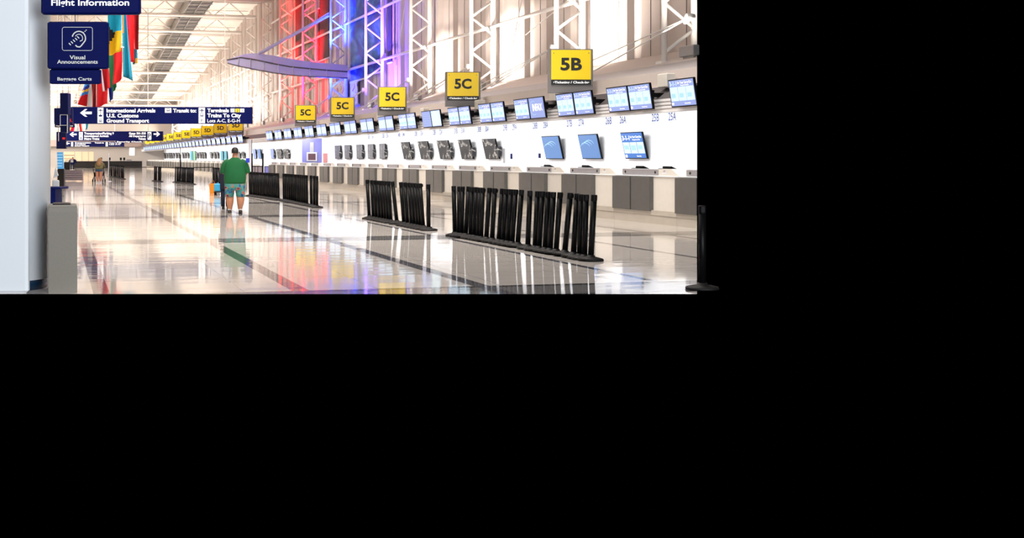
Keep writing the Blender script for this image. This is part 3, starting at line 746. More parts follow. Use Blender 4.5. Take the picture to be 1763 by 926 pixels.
wall_banner(523, 549, ZX(536, 112, XW), ZX(536, 25, XW), 'dark_artwork', 'wall_banner', 'dark artwork banner of brown strands behind a red-lit truss', 'banner')
wall_banner(508.5, 520.5, ZX(515, 100, XW), 14.5, 'dark_wall_opening', 'wall_banner', 'narrow dark banner left of the brown strand banner', 'banner')
wall_banner(550.5, 566, ZX(556, 105, XW), 14.5, 'dark_wall_opening', 'wall_banner', 'dark upright banner right of the red-lit trusses', 'banner')
wall_banner(667, 674, ZX(670, 110, XW), 14.5, 'dark_wall_opening', 'wall_banner', 'narrow black upright strip on the violet-lit wall', 'banner')

# ================================================================== YELLOW SIGNS
US = lambda k: .001126 + .0002985*k
XS0 = 13.96; XS = 13.26
ysig = [(0, '5B'), (1, '5C'), (2, '5C'), (3, '5C'), (4, '5C'), (7, '5D'), (8, '5D'), (9, '5D'), (10, '5D')] + [(k, '5E') for k in range(11, 18)]
QS = XS/XS0; SZ = EYE+(3.18-EYE)*QS
cnt = {}
tot = {'5B': 1, '5C': 4, '5D': 4, '5E': 12}
SB = {}
for k, s in ysig:
    d = F*XS/c_*US(k); y = Yd(XS, d)
    cnt[s] = cnt.get(s, 0)+1
    lab = 'yellow 5B check-in sign, nearest and largest of the yellow signs' if s == '5B' else f'yellow {s} check-in sign, {nth(cnt[s])} of the {s} signs from the right'
    if s in SB:
        dup(SB[s], (XS, y, SZ), None, lab); continue
    t = thing('gate_sign', lab, 'sign', (XS, y, SZ), -TH*.9, 'yellow check-in zone signs'); SB[s] = t; t.scale = (QS, QS, QS)
    b = MB(); b.cbox(-.62, .62, 0, .22, .13, 1.36, 'sign_grey', .012); b.build('backing_panel', t)
    b = MB(); b.cbox(-.555, .555, -.03, -.003, .50, 1.325, 'yellow', .008); yp_ = b.build('yellow_plate', t)
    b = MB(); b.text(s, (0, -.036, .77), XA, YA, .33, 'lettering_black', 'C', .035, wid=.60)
    for x in (-.49, .49): b.tube((x, -.036, 1.24), (x, -.03, 1.24), .015, 'sign_grey', 8)
    b.build('lettering', yp_)
    b = MB(); b.box(-.555, .555, -.03, -.003, .355, .495, 'lettering_black'); b.text('\u2022Ticketing / Check-In\u2022', (0, -.036, .395), XA, YA, .062, 'sign_white', 'C', .02, wid=1.0); b.build('black_strip', t)

# ================================================================== CHECK-IN COUNTERS
XC = 13.30
def dk(k): return 26.77 + 2.995*k
def make_counter(full=True):
    t = thing('check_in_counter', 'x', 'counter', (XC, 0, 0), 0, 'check-in counters')
    L = -3.07 if full else -1.02
    s1 = -1.93 if full else -1.0
    b = MB(); b.box(-.04, .8, L, 0, 0, .20, 'plinth'); b.box(-.055, .8, L, 0, .20, .31, 'plinth'); b.build('plinth', t)
    b = MB(); b.box(0, .75, L, 0, .31, 1.075, 'counter_cream'); b.build('body', t)
    if full: segs = ((0, -.945), (-.985, -1.93))
    else: segs = ((0, -.945),)
    for a, q in segs:
        b = MB(); b.cbox(-.10, 0, q, a-.01, .285, 1.065, 'steel', .006); b.build('door', t)
    b = MB(); b.cbox(-.03, .8, L, 0, 1.075, 1.10, 'white_wall', .005); b.build('worktop', t)
    a1 = -2.08 if full else -1.0
    b = MB(); b.cbox(.06, .34, a1, -.22, 1.10, 1.245, 'steel_light', .012)
    for yy in ((-.4, a1+.18) if full else (-.4,)): b.tube((.05, yy, 1.172), (.062, yy, 1.172), .032, 'dark_counter', 10)
    tag(b.build('bag_well_rail', t), 'grey steel rail with two bolts')
    if full:
        b = MB(); X0, X1 = .04, .5
        P = [(-2.10, 1.10), (-2.10, 1.25), (-2.70, 1.25), (-3.05, 1.10)]
        b.add([(X0, y, z) for y, z in P]+[(X1, y, z) for y, z in P], [(0, 1, 2, 3), (7, 6, 5, 4), (0, 4, 5, 1), (1, 5, 6, 2), (2, 6, 7, 3), (3, 7, 4, 0)], 'counter_cream')
        b.quad((X0-.004, 0, 0), (0, -1, 0), (0, 0, 1), 2.24, 2.5, 1.135, 1.175, 'sign_white_dim')
        b.text('A B', (X0-.006, -2.37, 1.19), (0, -1, 0), (0, 0, 1), .035, 'number_blue', 'C')
        b.build('desk_housing', t)
    return t
c0 = make_counter(False); c0.location.y = Yd(XC, dk(0))-.0; c0['label'] = 'check-in counter cut by the right edge of the photo'
trim_edge(c0)
proto = make_counter(True); proto.location.y = Yd(XC, dk(1)); proto['label'] = 'check-in counter with steel doors, first full one from the right edge'
for k in range(2, 18):
    dup(proto, (XC, Yd(XC, dk(k)), 0), None, f'check-in counter with steel doors, {nth(k)} full one from the right edge')
n = 0
for k in range(21, 53):
    n += 1
    dup(proto, (XC, Yd(XC, 26.0+2.995*k), 0), None, f'distant check-in counter, {nth(n)} beyond the man in green', 'distant check-in counters')
trim_edge(proto)
# devices on the counters
for px, lab in ((1148, 'black counter device nearest the right edge, on the cream housing'), (1101, 'low black device lying behind the grey rail under the 311 screen'), (1007, 'black hand scanner on the counter under the middle blue screen'), (941, 'small brown device on the counter left of the blue screens')):
    X = XC+.42
    t = thing('counter_device', lab, 'device', (X, YX(px, X), 1.10))
    b = MB(); b.cbox(-.1, .1, -.24, .24, .0, .16, 'black_plastic', .01); b.build('body', t)
    b = MB(); M_ = Matrix.Rotation(.4, 4, 'Y'); b.cbox(-.08, .1, -.2, .2, .15, .20, 'black_plastic', .008, M_); b.build('screen', t)

# ================================================================== UPPER MONITORS
XM = 13.12
def make_monitor(kind):
    t = thing('monitor', 'x', 'monitor', (XM, 0, 2.60), 0, 'monitors along the canopy edge')
    Wd, Hh = 1.10, .60
    tl = .08            # tilt
    def pl(y, z, e=0): return (-.02-z*tl*2-e, y, z)
    b = MB()
    vs_ = [pl(0, 0), pl(-Wd, 0), pl(-Wd, Hh), pl(0, Hh)]
    b.add(vs_+[(v[0]+.045, v[1], v[2]) for v in vs_], [(3, 2, 1, 0), (4, 5, 6, 7), (0, 1, 5, 4), (1, 2, 6, 5), (2, 3, 7, 6), (3, 0, 4, 7)], 'black_plastic'); hs_ = b.build('housing', t)
    b = MB(); n_ = Vector((-2*tl, 0, 1)).normalized(); O = Vector(pl(0, 0, .004)); Yv = Vector((-2*tl, 0, 1)); Xv = Vector((0, -1, 0))
    E = Vector((-.004, 0, 0))
    base = 'screen_pale'
    b.quad(O, Xv, Yv, .03, Wd-.03, .025, Hh-.025, base)
    if kind == 'rules':
        for i in range(3): b.quad(O+E, Xv, Yv, .05+i*.34, .05+i*.34+.325, .13, .43, 'screen_white')
        for i in range(3):
            b.quad(O+E*2, Xv, Yv, .09+i*.34, .09+i*.34+.18, .2, .29, 'screen_line')
        b.text('3-1-1', O+E+Xv*.06+Yv*.46, Xv, Yv, .09, 'screen_white', wid=.30); b.text('for Your Carry-Ons', O+E+Xv*.40+Yv*.49, Xv, Yv, .055, 'sign_white', wid=.6)
        b.text('Requirements', O+E+Xv*.52+Yv*.445, Xv, Yv, .03, 'sign_white', wid=.35)
        b.quad(O+E, Xv, Yv, .05, .14, .05, .1, 'sign_white'); b.text('Security', O+E+Xv*.6+Yv*.06, Xv, Yv, .03, 'sign_white', wid=.26)
    elif kind == 'infax':
        b.text('INFAX', O+E+Xv*.25+Yv*.22, Xv, Yv, .19, 'sign_white', wid=.7, bold=.03)
        pts_ = [(.33+.26*math.cos(a), .30+.2*math.sin(a)) for a in [math.radians(60+240*i/14) for i in range(15)]]
        for (u0, v0), (u1, v1) in zip(pts_, pts_[1:]):
            b.add([O+E+Xv*u0+Yv*v0, O+E+Xv*u1+Yv*v1, O+E+Xv*(u1*.94+.02)+Yv*(v1*.94+.018), O+E+Xv*(u0*.94+.02)+Yv*(v0*.94+.018)], [(0, 1, 2, 3)], 'screen_line')
    elif kind == 'white':
        b.quad(O+E, Xv, Yv, .04, Wd-.04, .04, Hh-.04, 'screen_white'); b.text('A', O+E*2+Xv*.1+Yv*.45, Xv, Yv, .07, 'screen_blue')
    elif kind == 'plain':
        for i in range(6): b.quad(O+E, Xv, Yv, .05, Wd-.05, .08+i*.08, .085+i*.08, 'screen_line')
    else:
        for i in range(3): b.quad(O+E, Xv, Yv, .05+i*.34, .05+i*.34+.32, .12, .45, 'screen_white')
    b.build('screen', hs_)
    b = MB(); b.box(.0, .18, -Wd*.7, -Wd*.3, .25, .45, 'black_plastic'); b.box(.1, .85, -.6, -.5, .3, .4, 'black_plastic'); b.build('mount', t)
    return t
protoM = {}
def put_monitor(kind, y, label, group):
    if kind not in protoM:
        t = make_monitor(kind); protoM[kind] = t; t.location.y = y; t['label'] = label; t['group'] = group; return t
    return dup(protoM[kind], (XM, y, 2.60), None, label, group)
def dm(k): return 26.75+2.995*k
for k in range(0, 18):
    y = Yd(XM, F*XM/c_/(1158-VPX)) + (dm(k)-dm(0))/c_
    for j in (0, 1):
        if k == 0 and j == 1: continue
        kind = 'rules' if k < 8 else 'simple'
        if k == 3 and j == 1: kind = 'infax'
        if k == 6: kind = 'plain' if j == 0 else 'white'
        lab = 'blue security rules monitor cut by the right edge of the photo' if k == 0 else ('blue monitor reading INFAX above the check-in wall' if kind == 'infax' else
              f'{["left","right"][j]} screen of the {nth(k)} full monitor pair from the right, on the canopy edge')
        q_ = put_monitor(kind, y-1.13*j, lab, 'monitors above the near counters')
        if k == 0: TRIM0 = q_
n = 0
for k in range(21, 54):
    n += 1
    y = Yd(XM, F*XM/c_/(1158-VPX)) + (dm(k)-dm(0))/c_
    for j in (0, 1):
        put_monitor('simple', y-1.13*j, f'{["left","right"][j]} screen of the {nth(n)} distant monitor pair beyond the red-lit trusses', 'monitors above the distant counters')
trim_edge(TRIM0)
# black junction boxes and beige speakers on the canopy
for k in range(0, 17):
    y = Yd(XM, F*XM/c_/(1051-VPX)) + (dm(k)-dm(0))/c_ - 2.42
    if y < YE(13.4)+.1: continue
    b = MB(); b.cbox(0, .3, -.36, .06, 0, .28, 'dark_counter', .02)
    o = b.build('cable_box', None, (XM+.38, y, 2.86)); tag(o, f'black cable box right of the {nth(k+1)} full monitor pair from the right', 'box', 'cable boxes between monitor pairs')
for i, (px, py) in enumerate(((1147, 138), (957, 164), (826, 180), (731, 193), (655, 201))):
    X = 13.7; z = ZX(px, py, X)
    t = thing('wall_speaker', ['beige speaker box on the canopy at the far right', 'beige speaker box below the 5B sign', 'beige speaker box right of the nearest 5C sign', 'beige speaker box between the two largest 5C signs', 'beige speaker box left of the second 5C sign'][i], 'speaker', (X, YX(px, X), z), 0, 'speaker boxes on the canopy')
    b = MB(); b.cbox(-.12, .12, -.22, .22, -.17, .15, 'counter_cream', .02); b.build('body', t)
    b = MB(); b.box(.1, .35, -.05, .05, -.05, .05, 'canopy_grey'); b.build('bracket', t)

# ================================================================== SCREENS ON THE WHITE WALL
def wall_screen(px0, px1, y0, y1, m, label, kind=None, side=False, lean=.18, group='screens on the white back wall'):
    if px0 > 600: px0 += 3; px1 += 3
    Xs = XB-.10
    ya, yb = YX(px0, Xs), YX(px1, Xs); zt = ZX((px0+px1)/2, y0, Xs); zb = ZX((px0+px1)/2, y1, Xs)
    t = thing('wall_screen', label, 'screen', (Xs, ya, zb), 0, group)
    w_ = ya-yb; h = zt-zb
    Yv = Vector((-lean/h, 0, 1)); Xv = Vector((0, -1, 0)); O = Vector((0, 0, 0))
    vs_ = [O, O+Xv*w_, O+Xv*w_+Yv*h, O+Yv*h]
    b = MB(); b.add(vs_+[v+Vector((.05, 0, 0)) for v in vs_], [(3, 2, 1, 0), (4, 5, 6, 7), (0, 1, 5, 4), (1, 2, 6, 5), (2, 3, 7, 6), (3, 0, 4, 7)], 'black_plastic'); hs_ = b.build('housing', t)
    E = Vector((-.006, 0, 0))
    b = MB(); b.quad(O+E, Xv, Yv, .025, w_-.025, .025, h-.025, m)
    if kind == '311':
        for i in range(3): b.quad(O+E*2, Xv, Yv, w_*(.04+i*.32), w_*(.04+i*.32+.30), h*.2, h*.62, 'screen_white')
        b.quad(O+E*3, Xv, Yv, w_*.08, w_*.3, h*.35, h*.5, 'screen_line'); b.quad(O+E*3, Xv, Yv, w_*.4, w_*.62, h*.32, h*.5, 'screen_line'); b.quad(O+E*3, Xv, Yv, w_*.72, w_*.92, h*.35, h*.5, 'screen_line')
        b.text('3-1-1', O+E*2+Xv*.08+Yv*h*.70, Xv, Yv, h*.17, 'sign_white', wid=w_*.34); b.text('for Your Carry-Ons', O+E*2+Xv*w_*.44+Yv*h*.78, Xv, Yv, h*.08, 'sign_white', wid=w_*.5)
        b.text('Requirements', O+E*2+Xv*w_*.52+Yv*h*.69, Xv, Yv, h*.05, 'sign_white', wid=w_*.34)
        b.quad(O+E*2, Xv, Yv, w_*.05, w_*.14, h*.05, h*.15, 'sign_white'); b.text('Security', O+E*2+Xv*w_*.58+Yv*h*.08, Xv, Yv, h*.05, 'sign_white', wid=w_*.2)
    if kind == 'swirl':
        for j in range(3):
            pts_ = [(w_*(.3+.12*j+.25*math.cos(a)), h*(.45+.05*j+.22*math.sin(a))) for a in [math.radians(20+140*i/10) for i in range(11)]]
            for (u0, v0), (u1, v1) in zip(pts_, pts_[1:]): b.add([O+E*2+Xv*u0+Yv*v0, O+E*2+Xv*u1+Yv*v1, O+E*2+Xv*u1+Yv*(v1-.02), O+E*2+Xv*u0+Yv*(v0-.02)], [(0, 1, 2, 3)], 'screen_line')
    b.build('screen', hs_)
    b = MB(); b.box(.0, .12, -w_*.65, -w_*.35, h*.3, h*.7, 'black_plastic'); b.build('mount', t)
    if side:
        b = MB(); b.cbox(-.10, .05, -w_-.16, -w_-.02, h*.12, h*.62, 'glossy_wrap', .02); b.build('side_unit', t)
    return t
wall_screen(1074, 1111.5, 227.3, 273.3, 'screen_blue', 'blue 311 carry-on rules screen, rightmost on the white wall', '311')
wall_screen(1000, 1033, 231, 273.6, 'screen_sky', 'blue screen with a pale swirl, second from the right on the white wall', 'swirl')
wall_screen(937, 966.5, 234, 273.8, 'screen_sky', 'pale blue screen with a faint arc, third from the right on the white wall', 'swirl')
for i, (a, q) in enumerate(((833.5, 856.5), (792, 812), (755, 774.5), (722, 739), (692.5, 707))):
    wall_screen(a, q, 239+i*1.4, 273.8, 'glossy_wrap', f'glossy black-wrapped screen, {nth(i+1)} of the black ones from the right', side=True)
for i, (a, q) in enumerate(((650.5, 661), (630.5, 641), (611, 622), (593.5, 603.5), (577, 586.5))):
    wall_screen(a, q, 247.5+i*.8, 273.3, 'grey_wrap', f'grey-wrapped upright screen, {nth(i+1)} of the five grey ones from the right', side=True, lean=.03)
for i, (a, q, m) in enumerate(((490, 498, 'glossy_wrap'), (478, 486, 'glossy_wrap'), (467, 473, 'screen_pale'), (445, 450, 'screen_sky'), (436.5, 441.5, 'screen_pale'))):
    wall_screen(a, q, 256.5, 273, m, ['black and white screen left of the lavender cabinet', 'black and white screen left of its twin by the lavender cabinet', 'pale blue screen near the dark gates', 'bright blue screen beside the black gate post', 'pale screen just right of the white end pier'][i], side=(i < 3), lean=.10)
far = [284, 287.6, 291.6, 295, 298.7, 303.6, 308, 315, 319, 324, 339.6, 345, 349, 353, 364, 370, 375, 412.4, 419.8]
for i, px in enumerate(far[::-1]):
    m = 'grey_wrap' if i % 3 else 'glossy_wrap'
    wd = max(1.6, (px-VPX)*.012)
    wall_screen(px-wd/2, px+wd/2, 261+(i*.12), 272.6, m, f'distant dark screen on the white wall, {nth(i+1)} from the man towards the far end', lean=.12, group='distant screens on the white wall')
for (a, q, m, lab) in ((380.5, 384.5, 'cyan_display', 'cyan display beside the man in green, left one'), (387, 391, 'cyan_display', 'cyan display beside the man in green, right one'), (328, 332, 'cyan_display', 'small teal and green display on the distant wall, left half'), (332.8, 336.8, 'green_display', 'small teal and green display on the distant wall, right half')):
    wall_screen(a, q, 260, 273 if px > 370 else 276, m, lab, lean=.05)

# small wall fittings near 29
for px, py, h, lab in ((868.5, 268, .28, 'small grey card holder on the white wall right of the black screens'), (881, 269, .10, 'tiny dark blue switch beside the grey card holder'), (929.5, 268, .08, 'tiny dark switch left of the pale blue screen')):
    b = MB(); b.cbox(-.03, 0, -.08, .08, -h, h, 'steel_light' if h > .2 else 'navy', .005)
    o = b.build('wall_fitting', None, (XB, YX(px, XB), ZX(px, py, XB))); tag(o, lab, 'wall fitting')

# lavender cabinet with a small screen, and the things round the passage
lp = W(537, HZ, 76)
t = thing('lavender_cabinet', 'tall lavender cabinet with a small dark red screen in the white wall', 'cabinet', (lp.x, lp.y, 0), -TH)
kk = 76/F
b = MB(); b.cbox(-17*kk, 17*kk, 0, .5, 0, 2.72, 'lavender', .02); b.build('body', t)
b = MB(); b.cbox(-3.5*kk, 3.5*kk, -.05, .0, EYE+(272-262)*kk, EYE+(272-245)*kk, 'steel_light', .01); b.build('panel', t)
b = MB(); b.cbox(-9*kk, 9*kk, -.12, .0, zat(277.5, 76), zat(262, 76), 'pale_grey', .01); b.box(-6.5*kk, 6.5*kk, -.125, -.12, zat(275.5, 76), zat(264.5, 76), 'screen_red'); b.build('screen', t)
sp_ = W(560, HZ, 75)
t = thing('service_post', 'small salmon red panel with a dark foot right of the lavender cabinet', 'panel', (sp_.x, sp_.y, 0), -TH)
b = MB(); b.cbox(-3.7*kk, 3.7*kk, 0, .2, zat(280, 75), zat(264, 75), 'salmon', .01); b.build('panel', t)
b = MB(); b.cbox(-3.7*kk, 3.7*kk, -.02, .2, 0, zat(280, 75), 'black_plastic', .01); b.build('foot', t)
sp_ = W(460, 240, 100)
t = thing('security_sign', 'maroon Security Check In sign above the passage', 'sign', (sp_.x, sp_.y, sp_.z), -TH); kk = 100/F
b = MB(); b.cbox(-29*kk, 34*kk, 0, .15, -4.5*kk, 4*kk, 'maroon', .02); b.build('panel', t)
b = MB(); b.text('Security Check In', (-24*kk, -.01, -1.9*kk), XA, YA, 3.4*kk, 'sign_white', 'L', .03, 52*kk); b.build('lettering', t)
for x in (-20*kk, 25*kk):
    b = MB(); b.tube((x, .08, 4*kk-.02), (x, .08, 3.1-sp_.z+.1), .03, 'maroon', 6); b.build('hanger', t)
ep = W(430.5, HZ, 83.5)
t = thing('end_pier', 'white upright pier at the end of the far counters by the gates', 'pillar', (ep.x, ep.y, 0), -TH)
b = MB(); b.cbox(-.11, .11, 0, .4, 0, 2.75, 'white_wall', .02); b.build('shaft', t)
b = MB(); b.cbox(-.15, .15, -.03, .43, 0, .3, 'counter_cream', .01); b.build('base', t)
def post(px, ytop, ybot, d, r, lab, m='black_metal'):
    p = W(px, HZ, d); t = thing('slim_post', lab, 'post', (p.x, p.y, 0))
    b = MB(); b.tube((0, 0, 0), (0, 0, zat(ytop, d)), r, m, 10); b.build('pole', t)
    b = MB(); b.lathe([(.2, 0), (.2, .02), (.05, .05)], m, 16); b.build('base', t); return t
post(433.7, 240, 0, 82, .02, 'thin black post beside the white end pier', 'black_metal')
post(433.9, 264, 0, 80, .05, 'black gate post right of the white end pier')
post(452.5, 264, 0, 80, .06, 'thicker black gate post left of the lavender panel')
post(452.5, 256, 0, 80.6, .03, 'thin pale rod above the thicker gate post', 'pale_grey')
post(310.5, 266, 0, 76, .045, 'black post rising above the dense stanchion row')
post(310.5, 253, 0, 76.6, .015, 'thin dark mast above the dense stanchion row')
post(187, 263, 0, 78, .03, 'thin pale post beside the woman with the stroller', 'pale_grey')
# dark gates
g0 = W(434, HZ, 80); kk = 80/F
t = thing('swing_gate', 'black-framed low gate with pale panes in the passage', 'gate', (g0.x, g0.y, 0), -TH)
for x0, x1 in ((0, 4), (5, 9), (10, 18)):
    b = MB(); b.box(x0*kk, x1*kk, 0, .03, .25, zat(287, 80), 'pinkish'); b.build('pane', t)
b = MB()
for x in (0, 4.3, 9.3, 18): b.box(x*kk, x*kk+.04, -.02, .05, 0, zat(286, 80), 'black_metal')
b.box(0, 18*kk+.04, -.02, .05, zat(287, 80), zat(286, 80)+.02, 'black_metal'); b.build('frame', t)
g0 = W(455, HZ, 80)
t = thing('swing_gate', 'purple-framed gate panel right of the thicker black post', 'gate', (g0.x, g0.y, 0), -TH)
b = MB(); b.box(.04, 8*kk, 0, .03, .25, zat(287, 80), 'lavender'); b.build('pane', t)
b = MB(); b.box(0, .05, -.02, .05, 0, zat(286, 80), 'navy_dark'); b.box(8*kk, 8*kk+.05, -.02, .05, 0, zat(286, 80), 'navy_dark'); b.box(0, 8*kk+.05, -.02, .05, zat(287, 80), zat(286, 80), 'navy_dark'); b.build('frame', t)

# ================================================================== STANCHIONS
def make_stanchion():
    t = thing('belt_stanchion', 'x', 'stanchion', (0, 0, 0))
    b = MB(); b.lathe([(.185, 0.0), (.19, .012), (.18, .03), (.12, .045), (.06, .055), (.055, .075)], 'rubber', 28); b.build('base', t)
    b = MB(); b.lathe([(.043, .05), (.043, .86)], 'black_metal', 16); po_ = b.build('post', t)
    b = MB(); b.lathe([(.043, .86), (.0445, .865), (.0445, .945), (.041, .955)], 'black_plastic', 16)
    b.box(-.02, .02, -.064, -.04, .88, .94, 'black_plastic'); b.build('belt_head', po_)
    return t
ps = None
def put_stanchion(pb, yb, pt, lab, grp):
    """pb,yb = pixel of the post's foot on the floor; pt = pixel column of its top"""
    global ps
    p = FL(pb, yb); d = EYE*F/(yb-HZ)
    lean = math.atan((pt-pb)/F*d/.95)            # to the right in the photo
    if ps is None: ps = make_stanchion(); o = ps; o.location = p; o['group'] = grp
    else: o = dup(ps, p, None, None, grp)
    o['label'] = lab
    ax = Vector((s_, c_, 0))                     # viewing direction
    o.rotation_euler = Matrix.Rotation(lean, 4, ax).to_euler()
    o.location.z = math.sin(abs(lean))*.185+.001
    o.rotation_euler.rotate_axis('Z', random.uniform(-.6, .6)+TH)
    return o
A = [(783.5, 781), (790, 791), (794.5, 796.5), (801.5, 807), (810, 812.5), (816, 820), (823, 826), (828, 831), (837, 843), (847, 852), (858.5, 865), (866, 871.5), (874, 880), (881.5, 888), (891, 898),
     (908.5, 912.5), (921, 925.5), (928, 934), (938, 943.5), (947, 953), (957, 964.5), (972, 982), (987, 994), (998, 1001), (1006, 1009), (1017, 1023)]
for i, (pb, pt) in enumerate(A[::-1]):
    put_stanchion(pb, 406+(pb-783)*.184, pt, f'black belt stanchion in the nearest row, {nth(i+1)} from its right end', 'nearest row of black stanchions')
B = [(636, 632), (643, 640), (648, 645), (654, 651), (659, 655.5), (664, 660), (668, 665), (673, 669), (683.6, 675.6), (695.6, 690), (702, 697), (709, 704), (713.5, 709), (719.5, 714), (724, 719), (729, 723), (738, 737.4)]
for i, (pb, pt) in enumerate(B[::-1]):
    put_stanchion(pb, 377+(pb-636)*.196, pt, f'black belt stanchion in the second row, {nth(i+1)} from its right end', 'second row of black stanchions')
def row(x0, x1, y0, y1, n, lean, desc, grp):
    for i in range(n):
        f = i/(n-1) if n > 1 else 0
        pb = x0+(x1-x0)*f + random.uniform(-.4, .4); yb = y0+(y1-y0)*f
        put_stanchion(pb, yb, pb+lean+random.uniform(-.5, .5), f'{desc}, {nth(i+1)} from its left end', grp)
row(536, 546, 355, 357.5, 3, -.6, 'black stanchion right of the gap in the third row', 'third row of black stanchions')
row(489, 529, 346, 354, 13, -1, 'black stanchion in the third row, left block', 'third row of black stanchions')
row(430, 480, 337.5, 345, 17, -1.2, 'black stanchion in the fourth row', 'fourth row of black stanchions')
row(367, 378, 316.5, 318.5, 5, -1, 'black stanchion just left of the man in green', 'short row left of the man')
row(302, 332, 314, 317.5, 15, 1.0, 'black stanchion in the dense row in mid hall', 'dense row in mid hall')
row(265.5, 269.5, 311.5, 312, 3, 0, 'black stanchion of the left mid-hall trio', 'two small mid-hall trios')
row(273, 276.5, 312.5, 313, 3, 0, 'black stanchion of the right mid-hall trio', 'two small mid-hall trios')
row(189, 213, 304, 308.5, 12, -.5, 'black stanchion behind the woman\'s stroller', 'row behind the woman')
# the one at the lower right corner (its base is what the photo shows)
put_stanchion(1209, 498, 1209, 'black stanchion base cut by the lower right corner', 'lone stanchion at the corner')
# belts
def belt(pa, pb_, label):
    a = W(*pa); q = W(*pb_); b = MB(); dv = q-a
    b.add([(0, 0, -.025), dv+Vector((0, 0, -.025)), dv+Vector((0, 0, .025)), (0, 0, .025), Vector((0, .01, -.025)), dv+Vector((0, .01, -.025)), dv+Vector((0, .01, .025)), (0, .01, .025)],
          [(0, 1, 2, 3), (7, 6, 5, 4), (0, 4, 5, 1), (3, 2, 6, 7), (0, 3, 7, 4), (1, 5, 6, 2)], 'black_plastic')
    tag(b.build('barrier_belt', None, a), label, 'belt')
belt((277, 288.3, 78), (302, 288.6, 74), 'black belt stretched from the mid-hall trios to the dense row')
belt((333, 288.4, 72), (367, 288.0, 71), 'black belt stretched from the dense row to the row behind the man')
belt((214, 287.5, 86), (266, 288.2, 79), 'black belt stretched left of the mid-hall trios')

# ================================================================== FAR END FURNITURE
a = W(128, HZ, 183); q = W(247, HZ, 183)
t = thing('service_desk', 'long black service desk across the far end of the hall', 'desk', (a.x, YEND-8, 0))
b = MB(); b.cbox(0, q.x-a.x, 0, .9, 0, .95, 'dark_counter', .03); b.build('body', t)
b = MB(); b.cbox(-.05, q.x-a.x+.05, -.1, 1.0, .95, 1.02, 'black_plastic', .02); b.build('worktop', t)
for px, lab in ((175.5, 'black computer screen on the far desk, left of the pale post'), (190.5, 'black computer screen on the far desk, right of the pale post'), (210.5, 'black computer screen on the far desk, left of the close pair'), (216.5, 'black computer screen on the far desk, right of the close pair')):
    p = W(px, HZ, 181.5); t = thing('computer', lab, 'computer', (p.x, YEND-7.6, 1.02), 0, 'computers on the far desk')
    b = MB(); b.cbox(-.15, .15, -.05, .05, .15, .55, 'black_plastic', .02); b.build('screen', t)
    b = MB(); b.tube((0, 0, 0), (0, 0, .2), .03, 'black_plastic'); b.tube((0, 0, 0), (0, 0, .02), .12, 'black_plastic', 12); b.build('stand', t)
p = W(228, HZ, 181); t = thing('keyboard_tray', 'low grey equipment tray on the right of the far desk', 'tray', (p.x, YEND-7.5, 1.02))
b = MB(); b.cbox(-1.2, .8, -.2, .2, 0, .12, 'steel_light', .02); b.build('tray', t); b = MB(); b.cbox(-.6, .2, -.15, .15, .12, .2, 'black_plastic', .02); b.build('keyboard', t)
# light-blue leaning display
p = W(104, HZ, 60); kk = 60/F
t = thing('leaning_display', 'bright sky-blue leaning display board right of the white column', 'display', (p.x, p.y, 0), -TH)
b = MB(); z0, z1 = zat(290.5, 60), zat(262, 60)
b.add([(-5*kk, 0, z0), (5.5*kk, 0, z0), (2.5*kk, .2, z1), (-7.5*kk, .2, z1), (-5*kk, .06, z0), (5.5*kk, .06, z0), (2.5*kk, .26, z1), (-7.5*kk, .26, z1)], [(0, 1, 2, 3), (7, 6, 5, 4), (0, 4, 5, 1), (1, 5, 6, 2), (2, 6, 7, 3), (3, 7, 4, 0)], 'sky_display')
for i in range(5):
    z = z0+(z1-z0)*(.15+i*.17); yy = .2*(z-z0)/(z1-z0)-.006
    b.box(-5*kk-(z-z0)*.08, 2.5*kk, yy-.001, yy, z, z+.03, 'screen_line')
b.build('screen', t)
b = MB(); b.cbox(-5*kk, 6*kk, 0, .3, 0, z0+.02, 'dark_counter', .02); b.build('foot', t)
# slatted barrier
p = W(98, HZ, 79); kk = 79/F
t = thing('slatted_barrier', 'low pinkish-grey slatted barrier on the left of the hall', 'barrier', (p.x, p.y, 0), -TH)
b = MB(); b.cbox(0, 45*kk, .05, .12, .06, .72, 'pinkish', .01); b.build('panel', t)
for i in range(5): 
    b = MB(); b.box(0, 45*kk, 0, .05, .06+i*.15, .10+i*.15, 'slat_dark'); b.build('slat', t)
for x in (0.02, 43.5*kk):
    b = MB(); b.box(x, x+.05, -.02, .14, 0, .74, 'pinkish'); b.build('post', t)

# ================================================================== PEOPLE
def skinned(name, parent, joints, edges, m, root=0, lv=2):
    me = bpy.data.meshes.new(name); me.from_pydata([j[:3] for j in joints], edges, []); o = bpy.data.objects.new(name, me); COL.objects.link(o); o.parent = parent
    me.materials.append(MATS[m])
    sk = o.modifiers.new('skin', 'SKIN'); sk.use_smooth_shade = True
    for i, j in enumerate(joints):
        rr = j[3]; me.skin_vertices[0].data[i].radius = rr if isinstance(rr, tuple) else (rr, rr)
        me.skin_vertices[0].data[i].use_root = (i == root)
    sb_ = o.modifiers.new('sub', 'SUBSURF'); sb_.levels = lv; sb_.render_levels = lv
    return o
def ell(cx, cy, z, rx, ry, n=24, p=2.3):
    out = []
    for i in range(n):
        a = 2*math.pi*i/n; ca, sa = math.cos(a), math.sin(a)
        out.append((cx+rx*math.copysign(abs(ca)**(2/p), ca), cy+ry*math.copysign(abs(sa)**(2/p), sa), z))
    return out
